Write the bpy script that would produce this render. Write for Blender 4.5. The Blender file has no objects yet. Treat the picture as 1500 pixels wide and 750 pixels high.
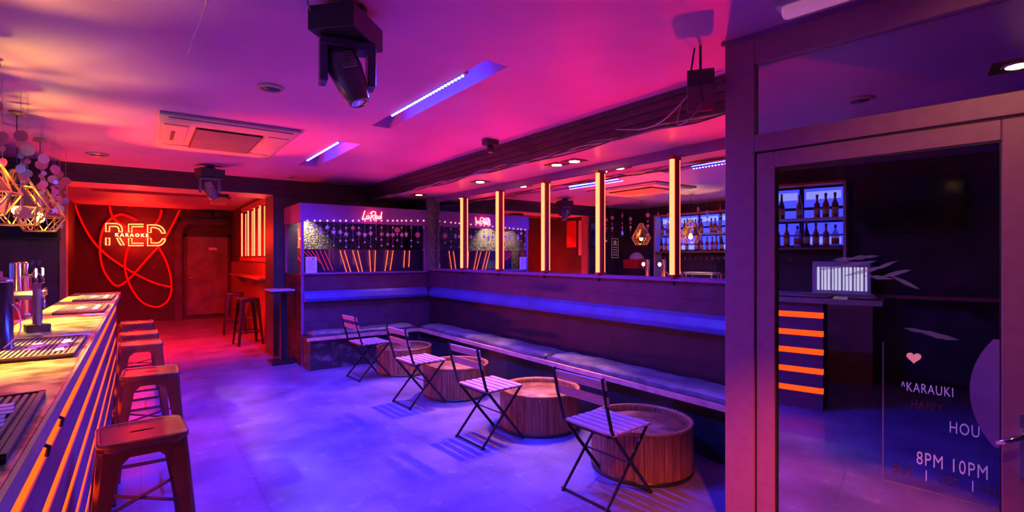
import bpy, bmesh, math, random
from mathutils import Vector, Matrix, Euler
random.seed(7)
PI = math.pi
sc = bpy.context.scene
COL = sc.collection

# ------------------------------------------------------------------ camera
FPX, CX0, CY0, CAMH, TH = 738.0, 750.0, 377.0, 1.5, math.radians(36.4)
cam_d = bpy.data.cameras.new('camera'); cam = bpy.data.objects.new('camera', cam_d); COL.objects.link(cam)
cam_d.sensor_width = 36; cam_d.lens = FPX / 1500 * 36; cam_d.shift_y = 2 / 1500; cam_d.clip_start = .02
cam.location = (0, 0, CAMH); cam.rotation_euler = (PI / 2, 0, -TH)
sc.camera = cam
# ------------------------------------------------------------------ world, exposure
w = bpy.data.worlds.new('world'); sc.world = w; w.use_nodes = True
w.node_tree.nodes['Background'].inputs[0].default_value = (.12, .01, .6, 1)
w.node_tree.nodes['Background'].inputs[1].default_value = .012
sc.view_settings.view_transform = 'Standard'; sc.view_settings.look = 'None'
sc.view_settings.exposure = 0.0; sc.view_settings.gamma = 1; sc.view_settings.use_curve_mapping = False
sc.cycles.max_bounces = 9; sc.cycles.glossy_bounces = 6; sc.cycles.diffuse_bounces = 4
sc.cycles.sample_clamp_indirect = 4; sc.cycles.caustics_refractive = False
sc.cycles.blur_glossy = .5

RED = (1, .035, .03); TUBE = (1, .13, .035); BLUE = (.012, .045, 1); WARM = (1, .56, .16)

def area(name, loc, aim, sx, sy, power, color, spread=PI):
    l = bpy.data.lights.new(name, 'AREA'); l.shape = 'RECTANGLE'; l.size = sx; l.size_y = sy
    l.energy = power; l.color = color; l.spread = spread
    o = bpy.data.objects.new(name, l); COL.objects.link(o); o.location = loc
    o.rotation_euler = (Vector(aim) - Vector(loc)).to_track_quat('-Z', 'Y').to_euler()
    return o
def trough(name, loc, aim, ln, wd, power, color, spread=PI):
    d = (Vector(aim) - Vector(loc)).normalized(); z = -d; x = Vector((0, 1, 0)); y = z.cross(x)
    o = area(name, loc, aim, ln, wd, power, color, spread)
    o.rotation_euler = Matrix((x, y, z)).transposed().to_euler(); return o
def spot(name, loc, aim, power, color, size=60, blend=.5, r=.03):
    l = bpy.data.lights.new(name, 'SPOT'); l.energy = power; l.color = color
    l.spot_size = math.radians(size); l.spot_blend = blend; l.shadow_soft_size = r
    o = bpy.data.objects.new(name, l); COL.objects.link(o); o.location = loc
    o.rotation_euler = (Vector(aim) - Vector(loc)).to_track_quat('-Z', 'Y').to_euler()
    return o

CEIL, SOF = 2.67, 2.45
# blue battens in the two ceiling troughs
trough('blue_batten_light', (1.70, 3.35, 2.655), (1.62, 3.35, 1.6), 1.15, .03, 165, BLUE, 2.75)
trough('blue_batten_light', (1.66, 5.75, 2.655), (1.55, 5.75, 1.6), 1.2, .03, 140, BLUE, 2.75)
for o in list(COL.objects):
    pass
# added red lamps out of view, reddening the beam and alcove floor
area('red_beam_fill', (-.55, 8.95, .12), (-.1, 8.4, 2.5), .25, .12, 110, (1, .05, .015))
area('red_floor_fill', (.3, 9.2, 2.42), (.3, 10.6, 0), 1.7, .03, 240, (1, .006, .004), 2.1)
# recessed downlights
DOWN = [(3.42, 5.31), (3.42, 3.87), (3.43, 3.62), (3.38, 6.95)]
for i, (x, y) in enumerate(DOWN):
    spot('downlight_lamp', (x, y, SOF - .05), (x - .75, y - .25, 0), (420, 240, 240, 60)[i], (1, .36, .07), 52, .8, .03)
spot('downlight_lamp', (1.2, .23, CEIL - .06), (2.05, 1.1, 0), 650, (1, .15, .006), 48, .8, .04)
spot('downlight_lamp', (1.2, .23, CEIL - .06), (3.0, .3, 1.6), 40, (1, .4, .2), 70, .9, .04)
for y in (2.2, 3.7, 5.0, 6.4):       # added red wash on the ceiling, stronger than the tubes give
    spot('red_wash_fill', (3.60, y, 1.36), (2.75, y - .3, 2.67), 80, (1, .004, .02), 100, .9, .03)
spot('red_ac_fill', (-.9, 7.2, 1.16), (.6, 5.8, 2.67), 1500, (1, .05, .006), 38, .8, .03)  # added spot behind the bar, reddening the air conditioner
for y, pw in ((4.25, 300), (2.3, 110)):    # added orange spots out of view, warming the stools and floor
    spot('orange_stool_fill', (-.72, y, 2.43), (.02, y + (1.1 if y > 4 else .35), .6), pw, (1, .11, .002), 70, .9, .04)
trough('blue_trough_lamp', (1.685, 3.35, 2.70), (1.815, 3.35, 2.74), 1.15, .02, 5, BLUE)
trough('blue_trough_lamp', (1.64, 5.75, 2.70), (1.83, 5.75, 2.74), 1.15, .02, 5, BLUE)

# ------------------------------------------------------------------ mesh helpers
class MB:
    def __init__(s): s.v = []; s.f = []; s.sm = []
    def add(s, vs, fs, smooth=False):
        b = len(s.v); s.v += [tuple(v) for v in vs]
        for f in fs: s.f.append(tuple(b + i for i in f)); s.sm.append(smooth)
        return s
    def box(s, x0, x1, y0, y1, z0, z1, M=None):
        vs = [Vector((x, y, z)) for z in (z0, z1) for y in (y0, y1) for x in (x0, x1)]
        if M is not None: vs = [M @ v for v in vs]
        return s.add(vs, [(0, 2, 3, 1), (4, 5, 7, 6), (0, 1, 5, 4), (2, 6, 7, 3), (0, 4, 6, 2), (1, 3, 7, 5)])
    def bar(s, a, b, w, t, up=(0, 0, 1)):
        a, b = Vector(a), Vector(b); d = (b - a).normalized(); u = Vector(up)
        if abs(d.dot(u)) > .98: u = Vector((1, 0, 0))
        sd = d.cross(u).normalized(); u = sd.cross(d).normalized()
        vs = [p + sd * (w / 2) * i + u * (t / 2) * j for p in (a, b) for i, j in ((-1, -1), (1, -1), (1, 1), (-1, 1))]
        return s.add(vs, [(3, 2, 1, 0), (4, 5, 6, 7), (0, 1, 5, 4), (1, 2, 6, 5), (2, 3, 7, 6), (3, 0, 4, 7)])
    def tube(s, pts, r, seg=8, closed=False, cap=True, flat=1.0):
        pts = [Vector(p) for p in pts]; n = len(pts)
        rs = r if isinstance(r, (list, tuple)) else [r] * n
        b = len(s.v); prev = None
        for i, p in enumerate(pts):
            if closed: d = pts[(i + 1) % n] - pts[i - 1]
            else: d = pts[min(i + 1, n - 1)] - pts[max(i - 1, 0)]
            d = d.normalized() if d.length > 1e-9 else Vector((0, 0, 1))
            if prev is None:
                u = Vector((0, 0, 1)) if abs(d.z) < .9 else Vector((1, 0, 0))
                u = (u - d * u.dot(d)).normalized()
            else:
                u = prev - d * prev.dot(d)
                u = u.normalized() if u.length > 1e-6 else d.orthogonal().normalized()
            prev = u; q = d.cross(u)
            for k in range(seg):
                a = 2 * PI * k / seg
                s.v.append(tuple(p + u * math.cos(a) * rs[i] + q * math.sin(a) * rs[i] * flat))
        m = n if closed else n - 1
        for i in range(m):
            j = (i + 1) % n
            for k in range(seg):
                l = (k + 1) % seg
                s.f.append((b + i * seg + k, b + i * seg + l, b + j * seg + l, b + j * seg + k)); s.sm.append(seg > 5)
        if cap and not closed:
            s.f.append(tuple(b + k for k in reversed(range(seg)))); s.sm.append(False)
            s.f.append(tuple(b + (n - 1) * seg + k for k in range(seg))); s.sm.append(False)
        return s
    def lathe(s, prof, c=(0, 0, 0), seg=24, M=None, smooth=True, cap=True):
        if prof[0] == prof[-1]: cap = False
        b = len(s.v); c = Vector(c)
        for r, z in prof:
            for k in range(seg):
                a = 2 * PI * k / seg; v = Vector((r * math.cos(a), r * math.sin(a), z))
                s.v.append(tuple((M @ v if M is not None else v) + c))
        for i in range(len(prof) - 1):
            for k in range(seg):
                l = (k + 1) % seg
                s.f.append((b + i * seg + k, b + i * seg + l, b + (i + 1) * seg + l, b + (i + 1) * seg + k)); s.sm.append(smooth)
        if cap and prof[0][0] > 1e-4: s.f.append(tuple(b + k for k in reversed(range(seg)))); s.sm.append(False)
        if cap and prof[-1][0] > 1e-4: s.f.append(tuple(b + (len(prof) - 1) * seg + k for k in range(seg))); s.sm.append(False)
        return s
    def prism(s, poly, d, M=None):       # poly of 3-D points, extruded by vector d
        n = len(poly); d = Vector(d)
        vs = [Vector(p) for p in poly] + [Vector(p) + d for p in poly]
        if M is not None: vs = [M @ v for v in vs]
        return s.add(vs, [tuple(reversed(range(n))), tuple(range(n, 2 * n))] + [(i, (i + 1) % n, n + (i + 1) % n, n + i) for i in range(n)])
    def pieces(s, name, mat, parent=None, bevel=0):
        """each connected piece becomes an object of its own"""
        rep = list(range(len(s.v)))
        def fd(i):
            while rep[i] != i: rep[i] = rep[rep[i]]; i = rep[i]
            return i
        for f in s.f:
            for a in f[1:]: rep[fd(a)] = fd(f[0])
        gr = {}
        for f, k in zip(s.f, s.sm): gr.setdefault(fd(f[0]), []).append((f, k))
        out = []
        for fs in gr.values():
            ids = sorted({i for f, _ in fs for i in f}); mp = {a: k for k, a in enumerate(ids)}
            m = MB(); m.v = [s.v[i] for i in ids]; m.f = [tuple(mp[i] for i in f) for f, _ in fs]; m.sm = [k for _, k in fs]
            out.append(m.build(name, mat, parent, bevel))
        return out
    def build(s, name, mat, parent=None, bevel=0, loc=None, fix=False):
        me = bpy.data.meshes.new(name); me.from_pydata(s.v, [], s.f); me.validate()
        for p, k in zip(me.polygons, s.sm): p.use_smooth = k
        bm = bmesh.new(); bm.from_mesh(me); bmesh.ops.recalc_face_normals(bm, faces=bm.faces); bm.to_mesh(me); bm.free()
        me.materials.append(mat)
        o = bpy.data.objects.new(name, me); COL.objects.link(o)
        if parent is not None: o.parent = parent
        if loc is not None: o.location = loc
        if bevel:
            m = o.modifiers.new('bevel', 'BEVEL'); m.width = bevel; m.segments = 2; m.limit_method = 'ANGLE'
        return o

def tag(o, label=None, cat=None, group=None, kind=None):
    if label: o['label'] = label
    if cat: o['category'] = cat
    if group: o['group'] = group
    if kind: o['kind'] = kind
    return o
def thing(name, label, cat, loc=(0, 0, 0), rz=0, group=None, kind=None):
    o = bpy.data.objects.new(name, None); o.empty_display_size = .1; COL.objects.link(o)
    o.location = loc; o.rotation_euler = (0, 0, rz)
    return tag(o, label, cat, group, kind)
def dup(o, loc=None, rz=None, label=None, parent=None):
    c = o.copy(); COL.objects.link(c)
    if parent is not None: c.parent = parent
    if loc is not None: c.location = loc
    if rz is not None: c.rotation_euler = (0, 0, rz)
    if label: c['label'] = label
    for ch in [x for x in KIDS.get(o.name, [])]:
        d = ch.copy(); COL.objects.link(d); d.parent = c
        for g in KIDS.get(ch.name, []):
            e = g.copy(); COL.objects.link(e); e.parent = d
    return c
KIDS = {}
def proto(o):
    KIDS[o.name] = [x for x in COL.objects if x.parent == o]
    for k in KIDS[o.name]:
        g = [x for x in COL.objects if x.parent == k]
        if g: KIDS[k.name] = g
    return o
def struct(o, label=None): return tag(o, label, None, None, 'structure')

# pixel of the photograph -> point on a real plane of the room (to take measurements)
S_, C_ = math.sin(TH), math.cos(TH)
def ray(px, py):
    l = (px - CX0) / FPX
    return (S_ + l * C_, C_ - l * S_, -(py - CY0) / FPX)
def onY(px, py, Y):
    v = ray(px, py); t = Y / v[1]; return Vector((v[0] * t, Y, CAMH + v[2] * t))
def onZ(px, py, z):
    v = ray(px, py); t = (z - CAMH) / v[2]; return Vector((v[0] * t, v[1] * t, z))

# ------------------------------------------------------------------ materials
def mat(name, col, rough=.5, metal=0, col2=None, scale=5, detail=4, bump=0, bscale=None, emit=None, es=0, spec=.5, coat=0, contrast=(.35, .65), stretch=None, alpha=1):
    m = bpy.data.materials.new(name); m.use_nodes = True; nt = m.node_tree; N = nt.nodes; L = nt.links
    b = N['Principled BSDF']; b.inputs['Base Color'].default_value = (*col, 1); b.inputs['Roughness'].default_value = rough
    b.inputs['Metallic'].default_value = metal; b.inputs['Specular IOR Level'].default_value = spec; b.inputs['Coat Weight'].default_value = coat
    b.inputs['Alpha'].default_value = alpha
    tc = N.new('ShaderNodeTexCoord'); mp = N.new('ShaderNodeMapping'); L.new(tc.outputs['Object'], mp.inputs[0])
    if stretch: mp.inputs['Scale'].default_value = stretch
    nz = N.new('ShaderNodeTexNoise'); nz.inputs['Scale'].default_value = scale; nz.inputs['Detail'].default_value = detail
    L.new(mp.outputs[0], nz.inputs['Vector'])
    if col2 is None: col2 = tuple(c * .8 for c in col)
    rp = N.new('ShaderNodeValToRGB'); rp.color_ramp.elements[0].position = contrast[0]; rp.color_ramp.elements[1].position = contrast[1]
    rp.color_ramp.elements[0].color = (*col2, 1); rp.color_ramp.elements[1].color = (*col, 1)
    L.new(nz.outputs['Fac'], rp.inputs[0]); L.new(rp.outputs[0], b.inputs['Base Color'])
    if bump:
        n2 = N.new('ShaderNodeTexNoise'); n2.inputs['Scale'].default_value = bscale or scale * 4; n2.inputs['Detail'].default_value = 5
        L.new(mp.outputs[0], n2.inputs['Vector'])
        bp = N.new('ShaderNodeBump'); bp.inputs['Strength'].default_value = bump; bp.inputs['Distance'].default_value = .01
        L.new(n2.outputs['Fac'], bp.inputs['Height']); L.new(bp.outputs[0], b.inputs['Normal'])
    if emit: b.inputs['Emission Color'].default_value = (*emit, 1); b.inputs['Emission Strength'].default_value = es
    return m
def plank_mat(name, col, col2, axis, pitch, rough=.5, groove=.25, spec=.4, gw=.04):
    """boards with dark joints every `pitch` metres along an axis, grain by noise"""
    m = mat(name, col, rough, 0, col2, 6, 5, .12, 40, spec=spec); nt = m.node_tree; N = nt.nodes; L = nt.links
    tc = N['Texture Coordinate']; sp = N.new('ShaderNodeSeparateXYZ'); L.new(tc.outputs['Object'], sp.inputs[0])
    d = N.new('ShaderNodeMath'); d.operation = 'DIVIDE'; d.inputs[1].default_value = pitch; L.new(sp.outputs[axis], d.inputs[0])
    f = N.new('ShaderNodeMath'); f.operation = 'FRACT'; L.new(d.outputs[0], f.inputs[0])
    g = N.new('ShaderNodeMath'); g.operation = 'GREATER_THAN'; g.inputs[1].default_value = gw; L.new(f.outputs[0], g.inputs[0])
    mx = N.new('ShaderNodeMix'); mx.data_type = 'RGBA'; mx.blend_type = 'MIX'
    L.new(g.outputs[0], mx.inputs[0]); mx.inputs[6].default_value = tuple(c * groove for c in col) + (1,)
    L.new(N['Color Ramp'].outputs[0], mx.inputs[7]); L.new(mx.outputs[2], N['Principled BSDF'].inputs['Base Color'])
    return m
def emis(name, col, s):
    m = bpy.data.materials.new(name); m.use_nodes = True; N = m.node_tree.nodes
    N.remove(N['Principled BSDF']); e = N.new('ShaderNodeEmission'); e.inputs[0].default_value = (*col, 1); e.inputs[1].default_value = s
    m.node_tree.links.new(e.outputs[0], N['Material Output'].inputs[0]); return m
def glassy(name, tint=(.9, .9, 1), refl=.3, rough=.0, thru=1.0):
    m = bpy.data.materials.new(name); m.use_nodes = True; nt = m.node_tree; N = nt.nodes; L = nt.links
    N.remove(N['Principled BSDF']); g = N.new('ShaderNodeBsdfGlossy'); g.inputs['Roughness'].default_value = rough
    t = N.new('ShaderNodeBsdfTransparent'); t.inputs[0].default_value = tuple(c * thru for c in tint) + (1,)
    mx = N.new('ShaderNodeMixShader'); mx.inputs[0].default_value = refl
    L.new(t.outputs[0], mx.inputs[1]); L.new(g.outputs[0], mx.inputs[2]); L.new(mx.outputs[0], N['Material Output'].inputs[0]); return m

M = {}
M['ceiling'] = mat('ceiling_paint', (.6, .28, .58), .48, 0, (.5, .22, .48), 1.2, 6, .06, 30)
M['dark_wall'] = mat('dark_wall_paint', (.09, .06, .08), .45, 0, (.035, .03, .04), 3, 5, .15, 20)
M['black_wall'] = mat('black_wall_paint', (.05, .03, .035), .55, 0, (.03, .02, .022), 3, 5, .1, 20)
M['cornice'] = mat('cornice_black', (.08, .03, .06), .3, 0, (.05, .02, .04), 8)
M['soffit'] = mat('soffit_paint', (.55, .32, .4), .35, 0, (.45, .25, .33), 2, 5, .05, 30)
M['boards'] = plank_mat('wall_boards', (.13, .035, .09), (.09, .022, .065), 2, .127, .4, .35, gw=.035)
M['boards_low'] = plank_mat('lower_wall_boards', (.06, .015, .03), (.04, .01, .02), 2, .2, .45, .4, gw=.02)
M['trim'] = mat('trim_paint', (.26, .08, .34), .35)
M['pad'] = mat('blue_leatherette', (.07, .07, .42), .42, 0, (.05, .05, .3), 4, 5, .25, 18)
M['seatcloth'] = mat('grey_leatherette', (.2, .2, .26), .38, 0, (.09, .09, .14), 5, 6, .3, 14, contrast=(.4, .6))
M['nosing'] = mat('bench_nosing_wood', (.8, .45, .4), .35, 0, (.55, .3, .28), 10, 4, .1, 40)
M['bench_base'] = mat('scuffed_black_panel', (.035, .035, .045), .35, 0, (.02, .02, .025), 4, 6, .2, 30)
M['scuff'] = mat('scuffed_base_panel', (.16, .14, .2), .5, 0, (.03, .03, .05), 9, 10, .2, 30, contrast=(.5, .7))
M['barrel'] = plank_mat('barrel_staves', (.42, .17, .08), (.24, .09, .045), 0, .06, .42, .5, gw=.05)
M['barrel_rim'] = mat('barrel_rim_wood', (.5, .22, .11), .4, 0, (.34, .14, .07), 14, 5, .2, 40)
M['barrel_top'] = mat('worn_barrel_top', (.62, .33, .2), .28, 0, (.3, .13, .08), 11, 9, .3, 30, contrast=(.4, .62), coat=.3)
M['slat'] = mat('chair_slat_wood', (.72, .42, .5), .4, 0, (.56, .32, .4), 10, 4, .12, 40, stretch=(6, 1, 6))
M['black_metal'] = mat('black_painted_steel', (.03, .03, .04), .35, .3)
M['stool'] = mat('gunmetal_stool', (.30, .13, .08), .24, .6, (.22, .09, .06), 6, 4, .04, 30)
M['stool_black'] = mat('black_stool_metal', (.05, .045, .06), .32, .6)
M['hole'] = mat('stool_slot_dark', (.01, .01, .01), .7)
M['bartop'] = mat('worn_brass_bar_top', (.78, .62, .24), .3, .3, (.3, .2, .06), 9, 12, .7, 16, contrast=(.4, .56))
M['baredge'] = mat('bar_edge_band', (.5, .38, .25), .35, .2)
M['barboard'] = mat('bar_front_board', (.3, .1, .14), .4, 0, (.2, .07, .1), 4, 5, .1, 30, stretch=(1, .3, 6))
M['slot'] = emis('bar_light_slot', (1, .065, .006), 3.0)
M['tube'] = emis('red_tube_light', (1, .13, .05), 5.5)
M['neon'] = emis('neon_red_orange', (1, .07, .02), 13)
M['neon_soft'] = emis('small_neon_letters', (1, .5, .2), 4)
M['neon_pink'] = emis('neon_pink_red', (1, .16, .16), 7)
M['led_blue'] = emis('blue_white_led', (.16, .2, 1), 14)
M['lamp'] = emis('warm_lamp_face', (1, .62, .25), 30)
M['lamp_dim'] = emis('warm_lamp_dim', (1, .6, .3), 6)
M['bulb'] = emis('filament_bulb', (1, .42, .07), 60)
M['redpaint'] = mat('red_rope_paint', (.9, .05, .06), .4, 0, (.75, .03, .04), 6)
M['gold'] = mat('brushed_brass', (.85, .62, .28), .3, .9)
M['goldpanel'] = mat('dark_bronze_facet', (.22, .16, .1), .35, .7)
M['chrome'] = mat('chrome', (.8, .8, .85), .12, 1)
M['steel'] = mat('brushed_steel', (.6, .6, .65), .3, .9)
M['housing'] = mat('red_light_channel', (.5, .06, .06), .45)
M['plastic_black'] = mat('black_plastic', (.03, .03, .04), .32, 0, (.02, .02, .03), 5)
M['plastic_grey'] = mat('grey_ac_plastic', (.42, .38, .4), .35)
M['ac_dark'] = mat('ac_dark_slot', (.02, .02, .025), .5)
M['frame'] = mat('door_frame_paint', (.38, .13, .26), .42, 0, (.34, .11, .23), 20, 3, .05, 80)
M['frame_dark'] = mat('frame_groove', (.02, .02, .03), .6)
M['mirror'] = glassy('mirror_silver', refl=1.0); M['mirror'].node_tree.nodes['Glossy BSDF'].inputs[0].default_value = (.82, .8, .84, 1)
M['doorglass'] = glassy('door_glass', (.75, .7, .85), .6)
M['transomglass'] = glassy('transom_glass', (.75, .7, .85), .75)
M['doorglass'].node_tree.nodes['Glossy BSDF'].inputs[0].default_value = (.9, .8, .9, 1)
M['acrylic'] = glassy('clear_acrylic', (.85, .85, .9), .15)
M['screen'] = mat('tv_screen', (.012, .012, .02), .12, 0, (.01, .01, .018), 2, spec=.6)
M['white_print'] = mat('white_print', (.75, .72, .78), .6)
M['paper'] = mat('pale_paper', (.8, .72, .85), .7)
M['ink'] = mat('printed_ink', (.15, .1, .2), .7)
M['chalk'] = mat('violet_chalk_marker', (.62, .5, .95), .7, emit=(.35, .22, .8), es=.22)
M['chalk_dim'] = mat('faded_red_chalk', (.1, .03, .05), .8)
M['vinyl'] = mat('violet_vinyl', (.3, .14, .62), .4, alpha=.75)
M['heart'] = mat('pink_heart_glow', (.95, .35, .4), .5, emit=(1, .3, .35), es=.35)
M['wood'] = mat('brown_wood', (.32, .15, .09), .4, 0, (.2, .09, .05), 8, 5, .2, 30, stretch=(1, .2, 1))
M['speckle'] = mat('speckled_board', (.42, .36, .3), .5, 0, (.03, .025, .025), 55, 3, .5, 60, contrast=(.5, .62))
M['concrete'] = mat('raw_concrete', (.2, .18, .16), .8, 0, (.08, .07, .07), 25, 8, .6, 40)
M['disc'] = mat('capiz_disc', (.75, .24, .32), .3, 0, (.6, .15, .25), 6, alpha=.9)
M['disc_blue'] = mat('pearl_disc', (.7, .7, .8), .15, .6, (.6, .6, .75), 6)
M['star'] = mat('silver_star', (.8, .7, .72), .35, .2)
M['star_orange'] = mat('copper_star', (.9, .4, .2), .35, .2)
M['bead'] = mat('pink_pompom', (.85, .55, .62), .8)
M['fairy'] = emis('fairy_bulb', (1, .3, .45), 2.0)
M['thread'] = mat('thread', (.5, .4, .45), .7)
M['cable'] = mat('cable_pale', (.5, .35, .45), .5)
M['backlight'] = emis('backlit_shelf_panel', (.05, .06, 1), 2.4)
M['backlight_w'] = emis('backlit_white_panel', (.3, .34, 1), 1.5)
M['shelf'] = mat('pale_shelf', (.6, .55, .7), .35)
M['medal'] = emis('tap_badge_light', (1, .95, .85), 6)
M['rubber'] = mat('black_rubber_mat', (.03, .02, .02), .55)
M['rib'] = mat('mat_rib', (.28, .18, .12), .5)
M['bottle_g'] = mat('green_bottle_glass', (.02, .06, .04), .1, coat=.5)
M['bottle_a'] = mat('amber_bottle_glass', (.35, .09, .02), .1, coat=.5)
M['bottle_c'] = mat('clear_bottle_glass', (.45, .45, .7), .08, coat=.5, alpha=.55)
M['bottle_r'] = mat('red_bottle_glass', (.4, .02, .05), .1, coat=.5)
M['label'] = mat('bottle_label', (.65, .5, .4), .6)
M['label2'] = mat('bottle_label_dark', (.5, .12, .08), .6)
M['cap'] = mat('bottle_cap', (.1, .06, .08), .4)
M['redboard'] = mat('red_panel', (.7, .03, .03), .5)
M['flask'] = mat('black_flask', (.025, .025, .05), .18, .3)
M['sign_ink'] = mat('sign_lettering', (.75, .55, .6), .6, emit=(.8, .4, .5), es=.15)

# floor: worn vinyl with scuffs, large sheet joints
def floor_mat():
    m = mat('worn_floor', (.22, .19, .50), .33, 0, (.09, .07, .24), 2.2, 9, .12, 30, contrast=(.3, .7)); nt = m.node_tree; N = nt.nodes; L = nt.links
    bk = N.new('ShaderNodeTexBrick'); bk.inputs['Scale'].default_value = 1.0; bk.inputs['Mortar Size'].default_value = .004
    bk.inputs['Brick Width'].default_value = 2.2; bk.inputs['Row Height'].default_value = .62
    mp = N.new('ShaderNodeMapping'); mp.inputs['Rotation'].default_value = (0, 0, PI / 2)
    L.new(N['Texture Coordinate'].outputs['Object'], mp.inputs[0]); L.new(mp.outputs[0], bk.inputs['Vector'])
    bk.inputs['Color1'].default_value = (1, 1, 1, 1); bk.inputs['Color2'].default_value = (.93, .93, .93, 1); bk.inputs['Mortar'].default_value = (.68, .68, .68, 1)
    n3 = N.new('ShaderNodeTexNoise'); n3.inputs['Scale'].default_value = 7; n3.inputs['Detail'].default_value = 12; n3.inputs['Roughness'].default_value = .75
    L.new(N['Texture Coordinate'].outputs['Object'], n3.inputs['Vector'])
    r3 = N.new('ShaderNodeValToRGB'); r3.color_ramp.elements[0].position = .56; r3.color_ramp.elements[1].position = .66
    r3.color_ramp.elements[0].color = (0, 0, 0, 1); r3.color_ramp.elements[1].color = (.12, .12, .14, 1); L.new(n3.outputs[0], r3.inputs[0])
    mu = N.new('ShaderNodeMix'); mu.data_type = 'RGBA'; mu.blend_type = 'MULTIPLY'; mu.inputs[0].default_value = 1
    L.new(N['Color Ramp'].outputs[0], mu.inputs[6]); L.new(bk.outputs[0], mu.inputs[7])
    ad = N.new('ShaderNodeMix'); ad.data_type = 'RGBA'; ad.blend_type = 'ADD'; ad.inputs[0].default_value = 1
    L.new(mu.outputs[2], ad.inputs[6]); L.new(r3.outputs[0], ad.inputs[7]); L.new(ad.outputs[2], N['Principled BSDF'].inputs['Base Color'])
    return m
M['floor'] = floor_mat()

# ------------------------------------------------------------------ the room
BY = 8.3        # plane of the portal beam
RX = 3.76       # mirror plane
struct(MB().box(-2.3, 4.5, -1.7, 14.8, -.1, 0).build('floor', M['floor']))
# ceiling with two troughs and nothing else cut out
T1 = (1.65, 1.815, 2.5, 4.34); T2 = (1.60, 1.83, 5.12, 6.75)
cb = MB(); xs0, xs1 = -2.3, 4.5
cb.box(xs0, T2[0], -1.7, 14.8, CEIL, CEIL + .2)
cb.box(T2[1], xs1, -1.7, BY + .1, CEIL, CEIL + .2)
cb.box(T2[0], T2[1], -1.7, T1[2], CEIL, CEIL + .2)
cb.box(T2[0], T1[0], T1[2], T1[3], CEIL, CEIL + .2)
cb.box(T1[1], T2[1], T1[2], T1[3], CEIL, CEIL + .2)
cb.box(T2[0], T2[1], T1[3], T2[2], CEIL, CEIL + .2)
cb.box(T2[0], T2[1], T2[3], 14.8, CEIL, CEIL + .2)
cb.box(T2[1], xs1, BY + .1, 14.8, CEIL, CEIL + .2)
cb.box(T2[0], T2[1], T1[2] - .05, T2[3] + .05, CEIL + .14, CEIL + .2)
struct(cb.build('ceiling', M['ceiling']))
# crack in the ceiling
cr = [onZ(x, y, CEIL - .001) for x, y in ((303, 0), (300, 12), (296, 20), (294, 30), (288, 42), (284, 52), (280, 62), (277, 72), (275, 79))]
struct(MB().tube(cr, .0035, 4).build('trim_1', mat('crack_pale', (.8, .6, .65), .7)), 'pale hairline crack running across the painted ceiling')

struct(MB().box(-2.3, -2.15, -1.7, BY, 0, CEIL).build('wall_left', M['dark_wall']))
struct(MB().box(-2.3, 4.5, -1.7, -1.6, 0, CEIL).build('wall_front', M['dark_wall']))
struct(MB().box(-2.3, -.76, BY, BY + .15, 0, CEIL).build('wall_back', M['dark_wall']))
wr = MB().box(RX + .01, RX + .15, 1.5, 14.8, 0, CEIL)
struct(wr.build('wall_right', M['dark_wall']))
struct(MB().box(2.6, RX + .1, 1.42, 1.5, 0, CEIL).build('wall_partition', M['dark_wall']))
struct(MB().box(4.3, 4.4, -1.6, 1.5, 0, CEIL).build('wall_vestibule', M['dark_wall']))
# alcove
struct(MB().box(-1.3, -1.15, BY + .15, 14.55, 0, CEIL + .1).build('wall_alcove_left', M['black_wall']))
struct(MB().box(-1.3, 2.1, 14.5, 14.65, 0, CEIL + .1).build('wall_alcove_back', M['black_wall']))
struct(MB().box(1.86, 2.02, 8.9, 14.5, 0, CEIL + .1).build('wall_alcove_right', M['black_wall']))

def cornice_bar(name, p0, p1, inward, ztop=CEIL, zbot=SOF):
    """stepped black cornice; profile extruded from p0 to p1, steps facing `inward`"""
    a, b = Vector((*p0, 0)), Vector((*p1, 0)); n = Vector((*inward, 0))
    prof = []
    k = 4; h = (ztop - zbot)
    for i in range(k):
        z1 = ztop - h * i / k; z2 = ztop - h * (i + .72) / k; z3 = ztop - h * (i + 1) / k
        o = .10 - .022 * i
        prof += [(o, z1), (o, z2), (o - .02, z2), (o - .02, z3)]
    prof += [(-.02, zbot), (-.02, ztop)]
    m = MB(); poly = [a + n * o + Vector((0, 0, z)) for o, z in prof]
    m.prism(poly, b - a); return struct(m.build(name, M['cornice']))
cornice_bar('trim_2', (3.1, 1.5), (3.1, BY), (-1, 0))
cornice_bar('trim_3', (-2.15, BY), (3.1, BY), (0, -1))
struct(MB().box(3.1, RX + .1, 1.5, BY, SOF, CEIL - .001).build('trim_4', M['soffit']), 'lowered soffit above the mirrors')
struct(MB().box(-.76, RX, BY, 8.95, SOF, CEIL).build('trim_5', M['soffit']), 'underside of the beam over the alcove opening')
struct(MB().box(-.8, -.74, BY - .02, BY + .17, 0, SOF).build('trim_6', mat('jamb_wood', (.55, .2, .12), .4)), 'timber jamb at the left of the alcove opening')
# pillar at the right of the alcove opening
pm_ = MB().box(1.62, 1.86, BY - .0, 8.9, 0, SOF)
pm_.box(1.66, 1.82, BY - .02, BY, 1.32, 2.25).box(1.66, 1.82, BY - .02, BY, .2, 1.2)
struct(pm_.build('trim_7', mat('pillar_black', (.07, .06, .08), .4)), 'dark panelled pillar beside the alcove')
# end wall behind the booth up to the ceiling
struct(MB().box(1.86, RX, BY + .0, BY + .1, 0, SOF).build('wall_booth_back', M['dark_wall']))
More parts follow.
